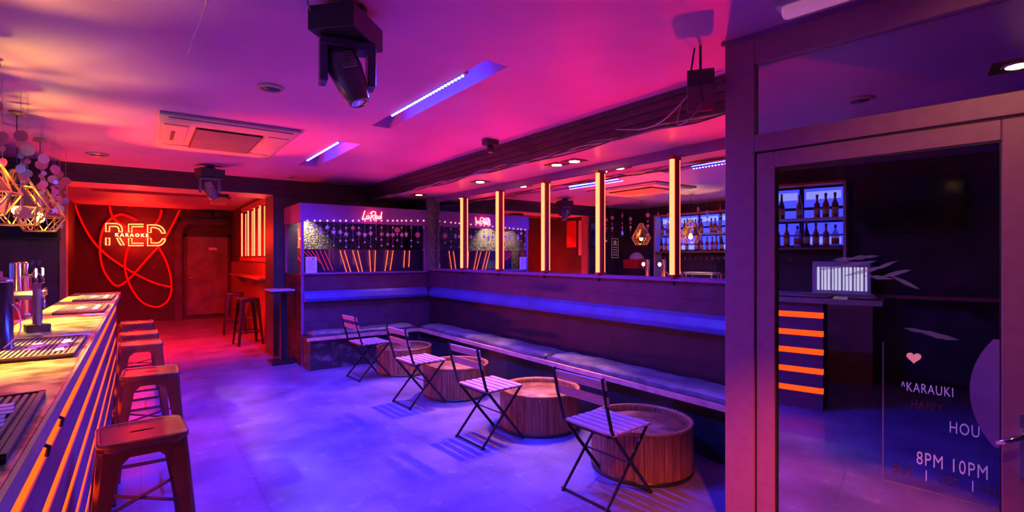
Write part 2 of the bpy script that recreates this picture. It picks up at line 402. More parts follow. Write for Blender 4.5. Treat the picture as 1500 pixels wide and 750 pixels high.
# ceiling pipe in the alcove
# wall panelling above and below the bench
struct(MB().box(RX - .03, RX + .02, 1.5, 7.3, .88, 1.30).build('trim_8', M['boards']))
struct(MB().box(RX - .02, RX + .02, 1.5, 7.3, 0, .88).build('trim_9', M['boards_low']))
struct(MB().box(RX - .07, RX + .02, 1.5, 7.3, 1.295, 1.315).box(RX - .03, RX + .01, 1.5, 7.1, 2.375, SOF).build('trim_10', M['trim']), 'ledge and head rail of the mirror wall')
# column in the corner beside the booth
struct(MB().box(RX - .08, RX + .01, 7.13, 7.32, 1.3, SOF).build('trim_11', M['concrete']), 'rough concrete column in the corner')

# ------------------------------------------------------------------ wall mirrors and red tubes
SY = [6.253, 5.358, 4.439, 3.581, 2.696]
edges = [7.08] + SY + [1.5]
ml = ['mirror panel in the corner beside the concrete column', 'mirror panel between the two red tubes nearest the corner',
      'mirror panel between the second and third red tube from the corner', 'mirror panel in the middle between two red tubes with red wall art mirrored',
      'wide mirror panel mirroring the pendant lamp and beer taps', 'mirror panel nearest the glass door mirroring the bottle shelves']
for i in range(6):
    y1, y0 = edges[i] - .008, edges[i + 1] + .008
    t = thing('wall_mirror', ml[i], 'mirror', (RX, (y0 + y1) / 2, 1.315), 0, 'mirror panels above the right bench')
    h = (y1 - y0) / 2
    MB().box(-.006, .004, -h, h, 0, 1.06).build('mirror_glass', M['mirror'], t)
    MB().box(-.012, -.005, -h, h, 0, .012).box(-.012, -.005, -h, h, 1.048, 1.06).pieces('edge_strip', M['trim'], t)
t = thing('tube_light', 'vertical red tube light on the mirror, the one nearest the booth corner', 'light', (RX - .045, SY[0], 1.33), 0, 'red tube lights on the mirror wall')
MB().box(.006, .036, -.026, .026, 0, 1.04).build('housing', M['housing'], t)
MB().tube([(0, 0, .02), (0, 0, 1.02)], .021, 12).build('tube', M['tube'], t)
MB().box(-.02, .012, -.024, .024, -.012, .02).box(-.02, .012, -.024, .024, 1.02, 1.05).pieces('end_cap', M['housing'], t)
MB().box(-.004, .03, -.012, .012, -.07, -.012).build('cable_tail', M['plastic_black'], t)
proto(t)
for i, l in enumerate(['second red tube light on the mirror counted from the booth corner', 'middle one of the five vertical red tube lights on the mirror',
                       'second red tube light on the mirror counted from the glass door', 'vertical red tube light on the mirror nearest the glass door']):
    dup(t, (RX - .045, SY[i + 1], 1.33), label=l)

# ------------------------------------------------------------------ bench, cushions
t = thing('corner_bench', 'long L-shaped built-in bench with black base and pink wooden nosing below the mirrors', 'bench', (0, 0, 0))
MB().box(3.40, RX - .02, 1.52, 7.25, 0, .42).build('base', M['bench_base'], t)
MB().box(1.80, 3.40, 6.93, 7.25, 0, .42).build('base', M['scuff'], t)
MB().prism([(3.35, 1.52, .415), (RX - .02, 1.52, .415), (RX - .02, 7.25, .415), (1.76, 7.25, .415), (1.76, 6.86, .415), (3.35, 6.86, .415)], (0, 0, .03)).build('seat_board', M['bench_base'], t)
MB().box(3.325, 3.35, 1.5, 6.86, .405, .447).box(1.74, 3.35, 6.835, 6.86, .405, .447).build('nosing', M['nosing'], t)
def cushion(name, label, x0, x1, y0, y1, z0, z1, m, group=None):
    nx, ny = max(4, int((x1 - x0) / .06)), max(4, int((y1 - y0) / .06)); b = MB(); random.seed(int(y0 * 100))
    top = []; 
    for j in range(ny + 1):
        for i in range(nx + 1):
            u, v = i / nx, j / ny; e = min(u * (x1 - x0), (1 - u) * (x1 - x0), v * (y1 - y0), (1 - v) * (y1 - y0))
            h = z1 - .025 * max(0, 1 - e / .05) ** 2 + random.uniform(-.003, .003) + .004 * math.sin(i * 1.1 + j * .7)
            b.v.append((x0 + u * (x1 - x0), y0 + v * (y1 - y0), h))
    W = nx + 1
    for j in range(ny):
        for i in range(nx):
            b.f.append((j * W + i, j * W + i + 1, (j + 1) * W + i + 1, (j + 1) * W + i)); b.sm.append(True)
    n0 = len(b.v); ring = [i for i in range(W)] + [j * W + nx for j in range(1, ny + 1)] + [ny * W + i for i in range(nx - 1, -1, -1)] + [j * W for j in range(ny - 1, 0, -1)]
    for r in ring: b.v.append((b.v[r][0], b.v[r][1], z0))
    for k in range(len(ring)):
        l = (k + 1) % len(ring); b.f.append((ring[k], n0 + k, n0 + l, ring[l])); b.sm.append(False)
    b.f.append(tuple(n0 + k for k in range(len(ring)))); b.sm.append(False)
    o = b.build(name, m); return tag(o, label, 'cushion', group)
g = 'flat cushions lying on the corner bench'
cushion('seat_cushion', 'thin dark blue seat cushion on the short bench under the booth window', 1.84, 3.3, 6.9, 7.24, .446, .50, M['seatcloth'], g)
cushion('seat_cushion', 'long thin seat cushion on the right bench running from the corner', 3.37, 3.73, 4.0, 6.88, .446, .50, M['seatcloth'], g)
cushion('seat_cushion', 'long worn seat cushion on the right bench nearest the glass door', 3.37, 3.73, 1.52, 3.97, .446, .505, M['seatcloth'], g)
def backpad(label, y0, y1, axis):
    pr = [(0, .875), (.065, .885), (.075, .93), (.045, 1.0), (.0, 1.035)]
    if axis == 'y': poly = [(RX - .028 - o, y0, z) for o, z in pr]; d = (0, y1 - y0, 0)
    else: poly = [(y0, 7.272 - o, z) for o, z in pr]; d = (y1 - y0, 0, 0)
    return tag(MB().prism(poly, d).build('back_bolster', M['pad'], bevel=.01), label, 'cushion', 'long padded back bolsters')
backpad('long blue-lit padded bolster along the right wall under the mirrors', 1.5, 7.2, 'y')
backpad('shorter blue-lit padded bolster on the booth front', 1.8, 3.66, 'x')

# ------------------------------------------------------------------ booth
t = thing('karaoke_booth', 'boxy booth with tiled side, open window and wide fascia behind the short bench', 'booth', (0, 0, 0))
MB().box(1.8, RX - .02, 7.3, 7.36, .88, 1.27).build('front_panel', M['boards'], t)
MB().box(1.8, RX - .02, 7.3, 7.36, 0, .88).build('lower_front_panel', plank_mat('booth_lower_boards', (.12, .05, .12), (.08, .035, .09), 2, .2, .45, .4), t)
b = MB(); tm = mat('red_brown_side_tiles', (.05, .018, .016), .35, 0, (.03, .01, .01), 6)
for r in range(8):
    for c in range(3):
        y0 = 7.30 + (c - (r % 2) * .5) * .36; y1 = y0 + .35; y0 = max(y0, 7.301); y1 = min(y1, 8.25)
        if y1 > y0: b.box(1.775, 1.80, y0, y1, .005 + r * .157, .155 + r * .157)
MB().box(1.785, 1.86, 7.302, 8.25, 0, 1.265).build('side_core', M['black_wall'], t)
b.build('side_tiles', tm, t)
MB().box(1.775, 1.81, 7.285, 7.32, 0, 2.0).box(1.775, 1.81, 8.2, 8.25, 1.27, 2.0).box(3.66, RX - .02, 7.29, 7.36, 1.27, 2.0).pieces('corner_post', M['trim'], t)
MB().box(1.76, RX - .02, 7.275, 7.34, 2.0, 2.25).box(1.76, 1.82, 7.34, 8.26, 2.0, 2.25).build('fascia', M['trim'], t)
MB().box(1.82, RX - .02, 7.34, 8.26, 2.19, 2.25).build('roof', M['dark_wall'], t)
MB().box(1.78, RX - .02, 7.27, 7.40, 1.262, 1.285).build('window_ledge', M['trim'], t)
MB().box(1.8, RX - .02, 8.22, 8.27, 0, 2.19).build('back_panel', M['speckle'], t)
MB().box(1.795, 1.805, 7.36, 8.2, 1.27, 2.0).build('side_window', M['doorglass'], t)
MB().box(1.9, RX - .03, 7.62, 7.66, 1.0, 1.62).build('dark_gloss_panel', mat('dark_gloss_panel', (.05, .03, .09), .12, coat=.6), t)
MB().box(1.85, RX - .03, 7.66, 8.2, .96, 1.0).build('inner_counter', M['shelf'], t)
b = MB().box(3.4, 3.44, 8.1, 8.14, 1.0, 1.7)
area('booth_blue_lamp', (2.5, 7.45, 2.15), (2.4, 7.75, 1.3), 1.0, .04, 2.5, BLUE)
# booth spotlight
tt = thing('booth_spotlight', 'small bright spotlight shining on the speckled wall inside the booth', 'light', (2.02, 7.98, 2.08))
MB().lathe([(.03, .0), (.035, .06), (.02, .11)], seg=16).build('lamp_body', M['plastic_black'], tt)
MB().lathe([(.001, -.002), (.026, -.002), (.026, .002)], seg=16).build('lamp_face', M['lamp'], tt)
spot('booth_spot_lamp', (2.02, 7.98, 2.07), (2.04, 8.22, 1.85), 50, (1, .8, .55), 100, .8, .02)
# glowing rods added for fanned lines of reflected light in the booth window
fan = [((498, 367), (508, 399)), ((504.5, 367), (514, 399)), ((516.5, 367), (526, 399)), ((524, 367), (531, 398)), ((541, 367), (543, 398)), ((550, 367), (549, 398)),
       ((568.5, 367), (564, 397)), ((576, 367), (571.5, 396)), ((593, 367), (591.5, 392)), ((600, 367), (599, 391))]
for i, (a, c) in enumerate(fan):
    p, q = onY(*a, 7.60), onY(*c, 7.60)
    tag(MB().tube([p, q], .0045, 8).build('reflection_rod', emis('fan_reflection_%d' % i, (1, .12, .03), 2.6)),
        'thin orange-red rod standing in for a reflected light line, %s' % ['leaning left, first right of the paper notice', 'leaning left, second right of the paper notice', 'leaning left, third from the paper notice', 'leaning slightly left, fourth from the notice',
        'nearly upright, left one of the centre pair', 'upright, right one of the centre pair', 'leaning right, just past the centre pair', 'leaning right, third from the corner column',
        'nearly upright, second from the corner column', 'nearly upright, nearest the corner column'][i], 'light rod', 'fanned reflection rods in the booth window')
for i in range(6):  # dim rods added for reflections from the farther mirror
    p, q = onY(444 + i * 6.2, 367, 7.60), onY(457 + i * 6.2, 380 + i * 2.5 if i < 3 else 396, 7.60)
    tag(MB().tube([p, q], .004, 6).build('reflection_rod', M['neon_pink'] if False else emis('thin_reflection_%d' % i, (1, .03, .12), .8)),
        'thin dim crimson rod standing in for a reflected light line behind the paper notice, %s from the booth edge' % ['first', 'second', 'third', 'fourth', 'fifth', 'sixth'][i], 'light rod', 'dim reflection rods at the booth edge')
# paper notice
t = thing('paper_notice', 'pale lilac printed paper notice standing on the booth ledge', 'notice', onY(456, 401, 7.268))
MB().box(-.075, .075, -.002, .002, .01, .235).build('sheet', M['paper'], t)
b = MB()
for k in range(7): b.box(-.05, .03 + .02 * math.sin(k * 2.1), -.004, -.002, .05 + k * .02, .054 + k * .02)
b.box(.01, .03, -.004, -.002, .195, .215).build('print', M['ink'], t)
# strands with stars
def star_poly(c, r, tilt=0):
    pts = []
    for k in range(10):
        a = PI / 2 + tilt + k * PI / 5; q = r if k % 2 == 0 else r * .42
        pts.append((c[0] + q * math.cos(a), c[1], c[2] + q * math.sin(a)))
    return pts
SX = [450.5, 461, 469, 479.6, 489, 498.5, 507, 517, 525.7, 534.5, 543, 551, 559, 568, 575.6, 582, 588.5, 595, 602.5, 612, 620.7]
ST = [0, 331, 340, 333, 340, 340, 343, 334, 342, 343.5, 342, 0, 343, 344, 344, 0, 344, 343, 0, 0, 0]
ORD = ['first', 'second', 'third', 'fourth', 'fifth', 'sixth', 'seventh', 'eighth', 'ninth', 'tenth', 'eleventh', 'twelfth', 'thirteenth', 'fourteenth', 'fifteenth', 'sixteenth', 'seventeenth', 'eighteenth', 'nineteenth', 'twentieth', 'last']
for i, px in enumerate(SX):
    top = onY(px, 323, 7.262); bot = onY(px, (361, 345, 362, 355, 360, 353, 362, 352, 362, 355, 361, 350, 360, 358, 361, 352, 361, 346, 361, 355, 366)[i], 7.262)
    kind = 'with a silver star' if ST[i] else ('with a large round disc' if i in (15, 19) else 'of beads only')
    if i == 12: kind = 'with an orange star'
    if i == 7: kind = 'with a copper star hung high'
    t = thing('star_garland', '%s strand from the left across the booth window, %s' % (ORD[i], kind), 'garland', top, 0, 'star garland strands over the booth window')
    L = (top - bot).z
    MB().tube([(0, 0, 0), (0, 0, -L)], .0018, 4).build('thread', M['thread'], t)
    b = MB().lathe([(.001, .0), (.010, .005), (.013, .013), (.010, .021), (.001, .026)], seg=10, c=(0, 0, -.015)); b.build('bulb', M['fairy'], t)
    b = MB()
    for zz in ([-L] if i % 3 else [-L, -L + .09]) + ([-.11] if i % 2 == 0 else []):
        b.lathe([(.001, -.015), (.012, -.01), (.016, 0), (.012, .01), (.001, .015)], (0, 0, zz), 10)
    b.pieces('bead', M['bead'], t)
    if ST[i]:
        z = onY(px, ST[i], 7.262).z - top.z; c = (0, -.003, z)
        MB().prism(star_poly(c, .042, random.uniform(-.3, .3)), (0, .005, 0)).build('star', M['star_orange'] if i in (7, 12) else M['star'], t)
    if i in (15, 19):
        z = onY(px, 337 if i == 15 else 344, 7.262).z - top.z
        MB().lathe([(.042, -.002), (.042, .002)], (0, 0, z), 20, Matrix.Rotation(PI / 2, 3, 'X')).build('disc', M['disc'], t)

# La Red neon on the fascia
def cs(x, y): return onY(400 + x / 3.571, 270 + y / 3.571, 7.262)
def smooth_path(pts, n=6):
    out = []; P = [pts[0]] + list(pts) + [pts[-1]]
    for i in range(1, len(P) - 2):
        p0, p1, p2, p3 = (Vector(q) for q in P[i - 1:i + 3])
        for k in range(n):
            t_ = k / n
            out.append(.5 * ((2 * p1) + (p2 - p0) * t_ + (2 * p0 - 5 * p1 + 4 * p2 - p3) * t_ ** 2 + (3 * p1 - p0 - 3 * p2 + p3) * t_ ** 3))
    out.append(Vector(P[-2])); return out
letters = {'letter_l': [[(480, 139), (474, 160), (467, 183), (477, 180), (488, 182)]],
           'letter_a': [[(502, 166), (494, 165), (489, 174), (493, 181), (500, 176), (503, 167), (503, 181)]],
           'letter_r': [[(517, 148), (514, 168), (509, 188)], [(508, 152), (522, 142), (537, 148), (531, 162), (516, 168), (524, 176), (532, 190)]],
           'letter_e': [[(535, 176), (545, 170), (541, 163), (534, 170), (538, 181), (550, 176)]],
           'letter_d': [[(562, 168), (554, 168), (552, 177), (558, 181), (564, 170), (569, 144), (566, 165), (567, 181)]]}
t = thing('neon_sign', 'small pink-white script neon reading La Red on the booth fascia', 'neon sign', cs(515, 165))
off = cs(515, 165)
for nme, strokes in letters.items():
    b = MB()
    for s_ in strokes: b.tube([p - off for p in smooth_path([cs(*q) for q in s_])], .006, 8)
    b.build(nme, M['neon_pink'], t)
b = MB().bar(cs(475, 150) - off + Vector((0, .008, 0)), cs(565, 150) - off + Vector((0, .008, 0)), .006, .006); b.build('backing_rail', M['acrylic'], t)
l = bpy.data.lights.new('neon_glow_lamp', 'POINT'); l.energy = 2.0; l.color = (1, .04, .06); l.shadow_soft_size = .06
o = bpy.data.objects.new('neon_glow_lamp', l); COL.objects.link(o); o.location = off + Vector((0, -.1, 0))

# ------------------------------------------------------------------ alcove: RED sign, rope paint, door, mirror, shelf
NY = 14.44
def c3(x, y): return onY(130 + x / 9.37, 300 + y / 9.37, NY)
loc0 = c3(645, 410)
t = thing('neon_sign', 'large orange neon sign reading RED with KARAOKE across its middle', 'neon sign', loc0)
def arc(p, q, c_, n=6):   # quadratic
    return [((1 - k / n) ** 2 * p[0] + 2 * (1 - k / n) * (k / n) * c_[0] + (k / n) ** 2 * q[0], (1 - k / n) ** 2 * p[1] + 2 * (1 - k / n) * (k / n) * c_[1] + (k / n) ** 2 * q[1]) for k in range(n + 1)]
RT = [(235, 368), (235, 257)] + arc((370, 257), (460, 340), (450, 262)) + [(460, 370), (415, 370)] + arc((415, 350), (370, 297), (412, 300)) + [(285, 297), (285, 368)]
RB1 = [(235, 455), (285, 455), (285, 552), (235, 552)]; RB2 = [(385, 455), (428, 455), (487, 552), (438, 552)]
ET = [(547, 375), (547, 267), (747, 267), (747, 300), (592, 300), (592, 375)]; EB = [(547, 460), (592, 460), (592, 527), (750, 527), (750, 560), (547, 560)]
DT = [(808, 380), (808, 277)] + arc((890, 275), (1050, 388), (1020, 275)) + [(1003, 388)] + arc((1000, 380), (890, 312), (970, 315)) + [(855, 312), (855, 380)]
DB = [(808, 460), (855, 460), (855, 524)] + arc((940, 524), (1010, 468), (985, 520)) + [(1056, 468)] + arc((1052, 475), (950, 560), (1025, 555)) + [(808, 560)]
for nm, loops in (('letter_r', (RT, RB1, RB2)), ('letter_e', (ET, EB)), ('letter_d', (DT, DB))):
    b = MB()
    for lp in loops: b.tube([c3(*p) - loc0 for p in lp], .012, 6, closed=True)
    b.build(nm, M['neon'], t)
def text_mesh(s, size, name, m, parent, Mx, ext=.002, space=1.0, thick=0.0):
    cu = bpy.data.curves.new(name, 'FONT'); cu.body = s; cu.size = size; cu.extrude = ext; cu.space_character = space; cu.align_x = 'LEFT'; cu.offset = thick
    cu.resolution_u = 3
    o = bpy.data.objects.new(name, cu); COL.objects.link(o)
    dg = bpy.context.evaluated_depsgraph_get(); me = bpy.data.meshes.new_from_object(o.evaluated_get(dg))
    bpy.data.objects.remove(o); me.transform(Mx); me.materials.clear(); me.materials.append(m)
    r = bpy.data.objects.new(name, me); COL.objects.link(r); r.parent = parent; return r
kl, kr = c3(362, 432), c3(885, 440)
text_mesh('KARAOKE', .10, 'small_lettering', M['neon_soft'], t, Matrix.Translation(kl - loc0 + Vector((0, -.02, 0))) @ Matrix.Rotation(PI / 2, 4, 'X'), .004, 1.5, .003)
l = bpy.data.lights.new('red_sign_glow', 'POINT'); l.energy = 90; l.color = (1, .01, .004); l.shadow_soft_size = .15
o = bpy.data.objects.new('red_sign_glow', l); COL.objects.link(o); o.location = loc0 + Vector((0, -.35, 0))
# painted ropes
def c1(x, y, Y=14.474): return onY(x / 2.5, 200 + y / 2.5, Y)
def c1z(x, y): return onZ(x / 2.5, 200 + y / 2.5, CEIL - .012)
CZ = onZ
ropes = [('red painted line looping left from ceiling edge down to the far right bottom', [(272, 245), (290, 295), (330, 370), (390, 435), (480, 495), (560, 535), (630, 553)]),
         ('red painted loop rising behind the sign and closing at the floor end', [(680, 215), (650, 290), (600, 380), (530, 460), (470, 525), (430, 548), (400, 525), (375, 480), (365, 420), (372, 350), (400, 305), (445, 285), (500, 305)]),
         ('red painted loop hanging low under the letters', [(530, 345), (590, 420), (620, 490), (628, 560), (612, 605), (572, 625), (520, 607), (480, 555), (458, 490), (462, 430), (478, 395)]),
         ('red painted line hanging like a garland above the letters', [(400, 248), (410, 290), (450, 325), (520, 345), (565, 325), (590, 285), (588, 240), (578, 205)])]
zc = CEIL
for lb, pts in ropes:
    pp = [p for p in smooth_path([c1(*q) for q in pts], 8) if p.z < CEIL - .01]
    tag(MB().tube(pp, .024, 6).build('painted_loop', M['redpaint']), lb, 'wall art', 'red loops on the alcove wall')
# door in the alcove
t = thing('door_2', 'dark grey flush door with a small plate in the alcove', None, (1.33, 14.46, 0), kind='structure')
MB().box(-.43, .43, -.03, .03, .1, 2.0).build('leaf', mat('grey_door_paint', (.2, .16, .18), .4, 0, (.1, .08, .09), 3), t)
MB().box(-.50, -.43, -.05, .04, 0, 2.06).box(.43, .50, -.05, .04, 0, 2.06).box(-.5, .5, -.05, .04, 2.0, 2.06).build('frame', M['black_wall'], t)
MB().tube([(-.36, -.03, 1.0), (-.36, -.08, 1.0), (-.25, -.08, 1.0)], .011, 8).build('handle', M['steel'], t)
MB().box(.02, .2, -.036, -.03, 1.68, 1.74).build('plate', M['white_print'], t)
ar = [(.66, 14.43, 0)] + [(.66 + .0, 14.43, 2.1)] + [(.72, 14.43, 2.3), (.86, 14.43, 2.42), (1.05, 14.43, 2.46), (1.84, 14.43, 2.46), (1.84, 14.43, 2.3), (.95, 14.43, 2.3), (.84, 14.43, 2.2), (.80, 14.43, 2.05), (.80, 14.43, 0)]
struct(MB().prism(ar, (0, .06, 0)).build('trim_12', M['dark_wall']), 'arched surround of the alcove door')
# pipe along the top of the alcove wall
tag(MB().tube([onY(98, 292, 14.3), onY(180, 296, 14.3), onY(300, 304, 14.3)], .02, 8).build('ceiling_pipe', mat('pipe_paint', (.6, .3, .25), .4)), 'thin horizontal pipe crossing the top of the alcove wall', 'pipe')
tag(MB().box(1.0, 1.4, 14.28, 14.42, 2.47, 2.6).box(1.45, 1.6, 14.25, 14.4, 2.5, 2.62).build('junction_box', M['plastic_black']), 'dark junction boxes above the alcove door', 'junction box')
# added uplight body, hidden behind the bar end to redden the beam
t = thing('fill_uplight', 'small added red uplight hidden behind the far end of the bar', 'light', (-.55, 8.95, 0))
MB().box(-.13, .13, -.07, .07, 0, .11).build('body', M['plastic_black'], t)
# added batten body behind the beam, carrying the red floor light
tag(MB().box(-.56, 1.16, 9.12, 9.18, 2.425, 2.67).build('fill_batten', M['housing']), 'added red batten hidden behind the alcove beam', 'light')
# alcove mirror with red tubes
AX = 1.86
t = thing('wall_mirror', 'framed mirror with red tubes on the right wall of the alcove', 'mirror', (AX, 0, 0))
MB().box(-.012, -.004, 9.75, 12.8, 1.5, 2.5).build('mirror_glass', M['mirror'], t)
MB().box(-.03, 0, 9.65, 9.75, 1.42, 2.6).box(-.03, 0, 12.8, 12.9, 1.42, 2.6).box(-.05, 0, 9.65, 12.9, 1.42, 1.5).box(-.03, 0, 9.65, 12.9, 2.5, 2.6).build('frame', mat('mirror_frame_wood', (.6, .2, .12), .4), t)
ay = [9.80, 10.45, 11.05, 11.75, 12.55]
t0 = None
for i, y in enumerate(ay):
    lb = '%s red tube light on the alcove mirror counted from the pillar' % ORD[i]
    if t0 is None:
        t0 = thing('tube_light', lb, 'light', (AX - .045, y, 1.52), 0, 'red tube lights on the alcove mirror')
        MB().box(.005, .03, -.02, .02, 0, .96).build('housing', M['housing'], t0)
        MB().tube([(0, 0, .01), (0, 0, .95)], .016, 10).build('tube', M['tube'], t0); proto(t0)
    else: dup(t0, (AX - .045, y, 1.52), label=lb)
t = thing('drink_shelf', 'narrow red-lit wooden drink shelf on the right wall of the alcove', 'shelf', (0, 0, 0))
MB().box(1.62, 1.86, 9.5, 13.0, 1.11, 1.145).build('board', M['wood'], t)
for y in (9.9, 11.2, 12.5): MB().prism([(1.85, y, 1.11), (1.66, y, 1.11), (1.85, y, .9)], (0, .03, 0)).build('bracket', M['wood'], t)
struct(MB().box(1.835, 1.86, 8.9, 14.4, 0, 1.4).build('trim_13', plank_mat('alcove_boards', (.3, .13, .1), (.2, .08, .06), 1, .18, .5, .4)), 'timber panelling under the alcove mirror')
# bundle of small square lights under the beam
t = thing('wall_lantern', 'small louvred red lantern fixed under the beam at the alcove', 'light', (.95, 8.75, 2.30))
MB().box(-.12, .12, -.1, .1, .10, .15).build('bracket', M['plastic_black'], t)
b = MB()
for k in range(5): b.box(-.10, .10, -.09 + k * .04, -.07 + k * .04, 0, .10)
b.build('louvre', mat('louvre_orange', (.9, .25, .1), .4), t)

# ------------------------------------------------------------------ bar
t = thing('bar_counter', 'long bar counter with worn brass-coloured top and glowing orange slots in its front', 'bar counter', (0, 0, 0))
BT = 1.10
MB().box(-.60, -.195, .95, 7.40, BT - .045, BT).build('top', M['bartop'], t, bevel=.006)
MB().box(-.195, -.185, .95, 7.40, BT - .05, BT - .002).build('edge_band', M['baredge'], t)
MB().box(-.56, -.27, 1.42, 7.34, 0, BT - .045).build('carcass', M['black_wall'], t)
zs = [.93, .75, .57, .38, .19]
prev = BT - .05
for z in zs:
    MB().box(-.27, -.225, 1.42, 7.34, z + .028, prev).build('front_board', M['barboard'], t)
    MB().box(-.27, -.230, 1.42, 7.34, z - .028, z + .028).build('light_slot', M['slot'], t)
    prev = z - .028
MB().box(-.27, -.225, 1.42, 7.34, 0, prev).build('kick_board', M['barboard'], t)
MB().box(-.58, -.22, 7.34, 7.38, 0, BT - .045).build('end_panel', M['wood'], t)
b = MB()
for y in (1.85, 2.15): b.tube([(-.222, y, 1.0), (-.200, y, .985), (-.205, y, .96)], .006, 6)
b.pieces('bag_hook', M['black_metal'], t)
# mats
def bar_mat(y0, y1, label, x0=-.49, x1=-.215):
    t = thing('bar_mat', label, 'bar mat', ((x0 + x1) / 2, (y0 + y1) / 2, BT), random.uniform(-.04, .04), 'rubber bar mats along the bar top')
    hx, hy = (x1 - x0) / 2, (y1 - y0) / 2
    MB().box(-hx, hx, -hy, hy, .001, .010).build('base', M['rubber'], t)
    b = MB(); n = 15
    for k in range(n):
        x = -hx + .02 + (2 * hx - .04) * k / (n - 1); b.box(x - .0045, x + .0045, -hy + .02, hy - .02, .010, .015)
    b.build('rib', M['rib'], t)
    b = MB().box(-hx, -hx + .012, -hy, hy, .01, .018).box(hx - .012, hx, -hy, hy, .01, .018).box(-hx, hx, -hy, -hy + .012, .01, .018).box(-hx, hx, hy - .012, hy, .01, .018)
    b.build('border', M['rib'], t)
    b = MB()
    for k in range(9): b.box(hx - .075 + .004 * (k % 2), hx - .038 - .005 * (k % 3), -hy * .62 + k * hy * .138, -hy * .62 + k * hy * .138 + hy * .11, .0152, .017)
    for k in range(4): b.box(-.04 + .01 * (k % 2), .0 + .012 * (k % 3), -hy * .3 + k * hy * .16, -hy * .3 + k * hy * .16 + hy * .13, .0152, .017)
    b.pieces('print', M['white_print'], t)
    return t
bar_mat(.99, 1.22, 'black ribbed bar mat cut off at the very bottom left corner', -.49, -.24)
bar_mat(1.36, 1.97, 'large black ribbed bar mat with pale print nearest the viewer')
bar_mat(2.66, 3.27, 'black ribbed bar mat in front of the clear menu holder')
bar_mat(4.68, 5.44, 'black ribbed bar mat, second from the far end of the bar')
bar_mat(5.98, 6.72, 'dark bar mat at the far end of the bar')
tag(MB().box(-.06, .06, -.05, .05, 0, .002).build('paper_slip', M['paper'], loc=(-.27, 3.42, BT)), 'white paper slip beyond the mat in front of the menu holder', 'paper')
tag(MB().box(-.06, .06, -.05, .05, 0, .002).build('paper_slip', M['paper'], loc=(-.26, 4.58, BT)), 'white paper slip before the second mat from the far end', 'paper')
# menu holder
t = thing('menu_holder', 'clear acrylic menu holder in a wooden foot with a red upright card on the bar', 'menu holder', (-.45, 3.72, BT), .25)
MB().box(-.05, .05, -.045, .045, 0, .04).build('foot', M['wood'], t, bevel=.004)
MB().box(-.004, .004, -.14, .14, .04, .19).build('acrylic_sheet', M['acrylic'], t)
MB().box(-.018, .018, -.012, .012, .04, .26).build('card', mat('red_card', (.6, .12, .16), .4), t)
MB().box(-.006, .002, -.10, -.03, .04, .23).build('paper', M['paper'], t)
# black flask
t = thing('insulated_flask', 'tall black cylinder with a white cable and chrome rim at the left picture edge', 'dispenser', (-.49, 3.0, BT))
MB().lathe([(.058, 0), (.058, .01), (.053, .012), (.053, .29), (.05, .30)], seg=28).build('body', M['flask'], t)
MB().lathe([(.055, .295), (.055, .305), (.02, .318), (.02, .34), (.001, .342)], seg=28).build('lid', M['chrome'], t)
MB().tube(smooth_path([(.03, -.05, .02), (.075, -.03, .08), (.07, 0, .16), (.052, -.02, .2)]), .003, 6).build('cable', M['white_print'], t)
# backbar worktop behind the bar
t = thing('bar_worktop', 'low steel worktop running behind the bar', 'worktop', (0, 0, 0))
MB().box(-1.08, -.62, 2.2, 7.4, .90, .94).build('top', M['steel'], t)
MB().box(-1.05, -.64, 2.22, 7.38, 0, .90).build('cabinet', M['plastic_black'], t)
# taps
t = thing('beer_tap', 'polished beer tap column with lit round badge, the nearer of the pair', 'beer tap', (-.90, 6.30, .94), 0, 'pair of beer taps behind the bar')
MB().lathe([(.07, 0), (.07, .02), (.048, .03), (.048, .50), (.04, .515), (.001, .52)], seg=24).build('column', M['chrome'], t)
MB().tube(smooth_path([(.04, 0, .40), (.09, 0, .40), (.125, 0, .37), (.13, 0, .31)]), .013, 10).build('spout', M['chrome'], t)
MB().tube([(.085, 0, .40), (.09, 0, .47), (.10, 0, .53)], [.012, .014, .02], 10).build('handle', M['plastic_black'], t)
bd = MB().lathe([(.045, 0), (.05, .006), (.045, .012)], (.118, 0, .42), 20, Matrix.Rotation(PI / 2, 3, 'Y')).build('badge', M['chrome'], t)
MB().lathe([(.036, .013), (.036, .016)], (.118, 0, .42), 20, Matrix.Rotation(PI / 2, 3, 'Y')).build('badge_light', M['medal'], bd)
proto(t); dup(t, (-.90, 6.70, .94), label='polished beer tap column with lit round badge, the farther of the pair')
# steel tray box by taps, swan-neck mixer tap
t = thing('glass_rinser_tray', 'pinkish steel tray shelf standing behind the bar before the taps', 'tray', (-.74, 5.35, .94))
MB().box(-.12, .12, -.3, .3, .25, .29).build('tray', M['steel'], t, bevel=.005)
b = MB()
for x in (-.1, .1):
    for y in (-.26, .26): b.tube([(x, y, 0), (x, y, .25)], .01, 8)
b.pieces('leg', M['chrome'], t)
t = thing('mixer_tap', 'curved chrome mixer tap with a lever behind the bar', 'tap', (-.72, 6.0, .94))
MB().lathe([(.035, 0), (.035, .02), (.022, .03), (.022, .16)], seg=16).build('base', M['chrome'], t)
MB().tube(smooth_path([(0, 0, .15), (.0, -.03, .27), (.0, -.12, .33), (.0, -.22, .29), (.0, -.26, .2)]), .014, 10).build('spout', M['chrome'], t)
MB().tube([(0, .01, .17), (.03, .06, .26), (.04, .1, .28)], [.012, .01, .016], 8).build('lever', M['chrome'], t)
t = thing('coffee_tamper_stand', 'chrome-topped grinder with a black knob at the left edge behind the bar', 'grinder', (-.84, 4.6, .94))
MB().lathe([(.07, 0), (.075, .05), (.06, .28), (.07, .30), (.07, .33)], seg=20).build('body', M['flask'], t)
MB().lathe([(.072, .33), (.06, .37), (.03, .40), (.01, .43), (.018, .46), (.001, .48)], seg=20).build('lid', M['chrome'], t)
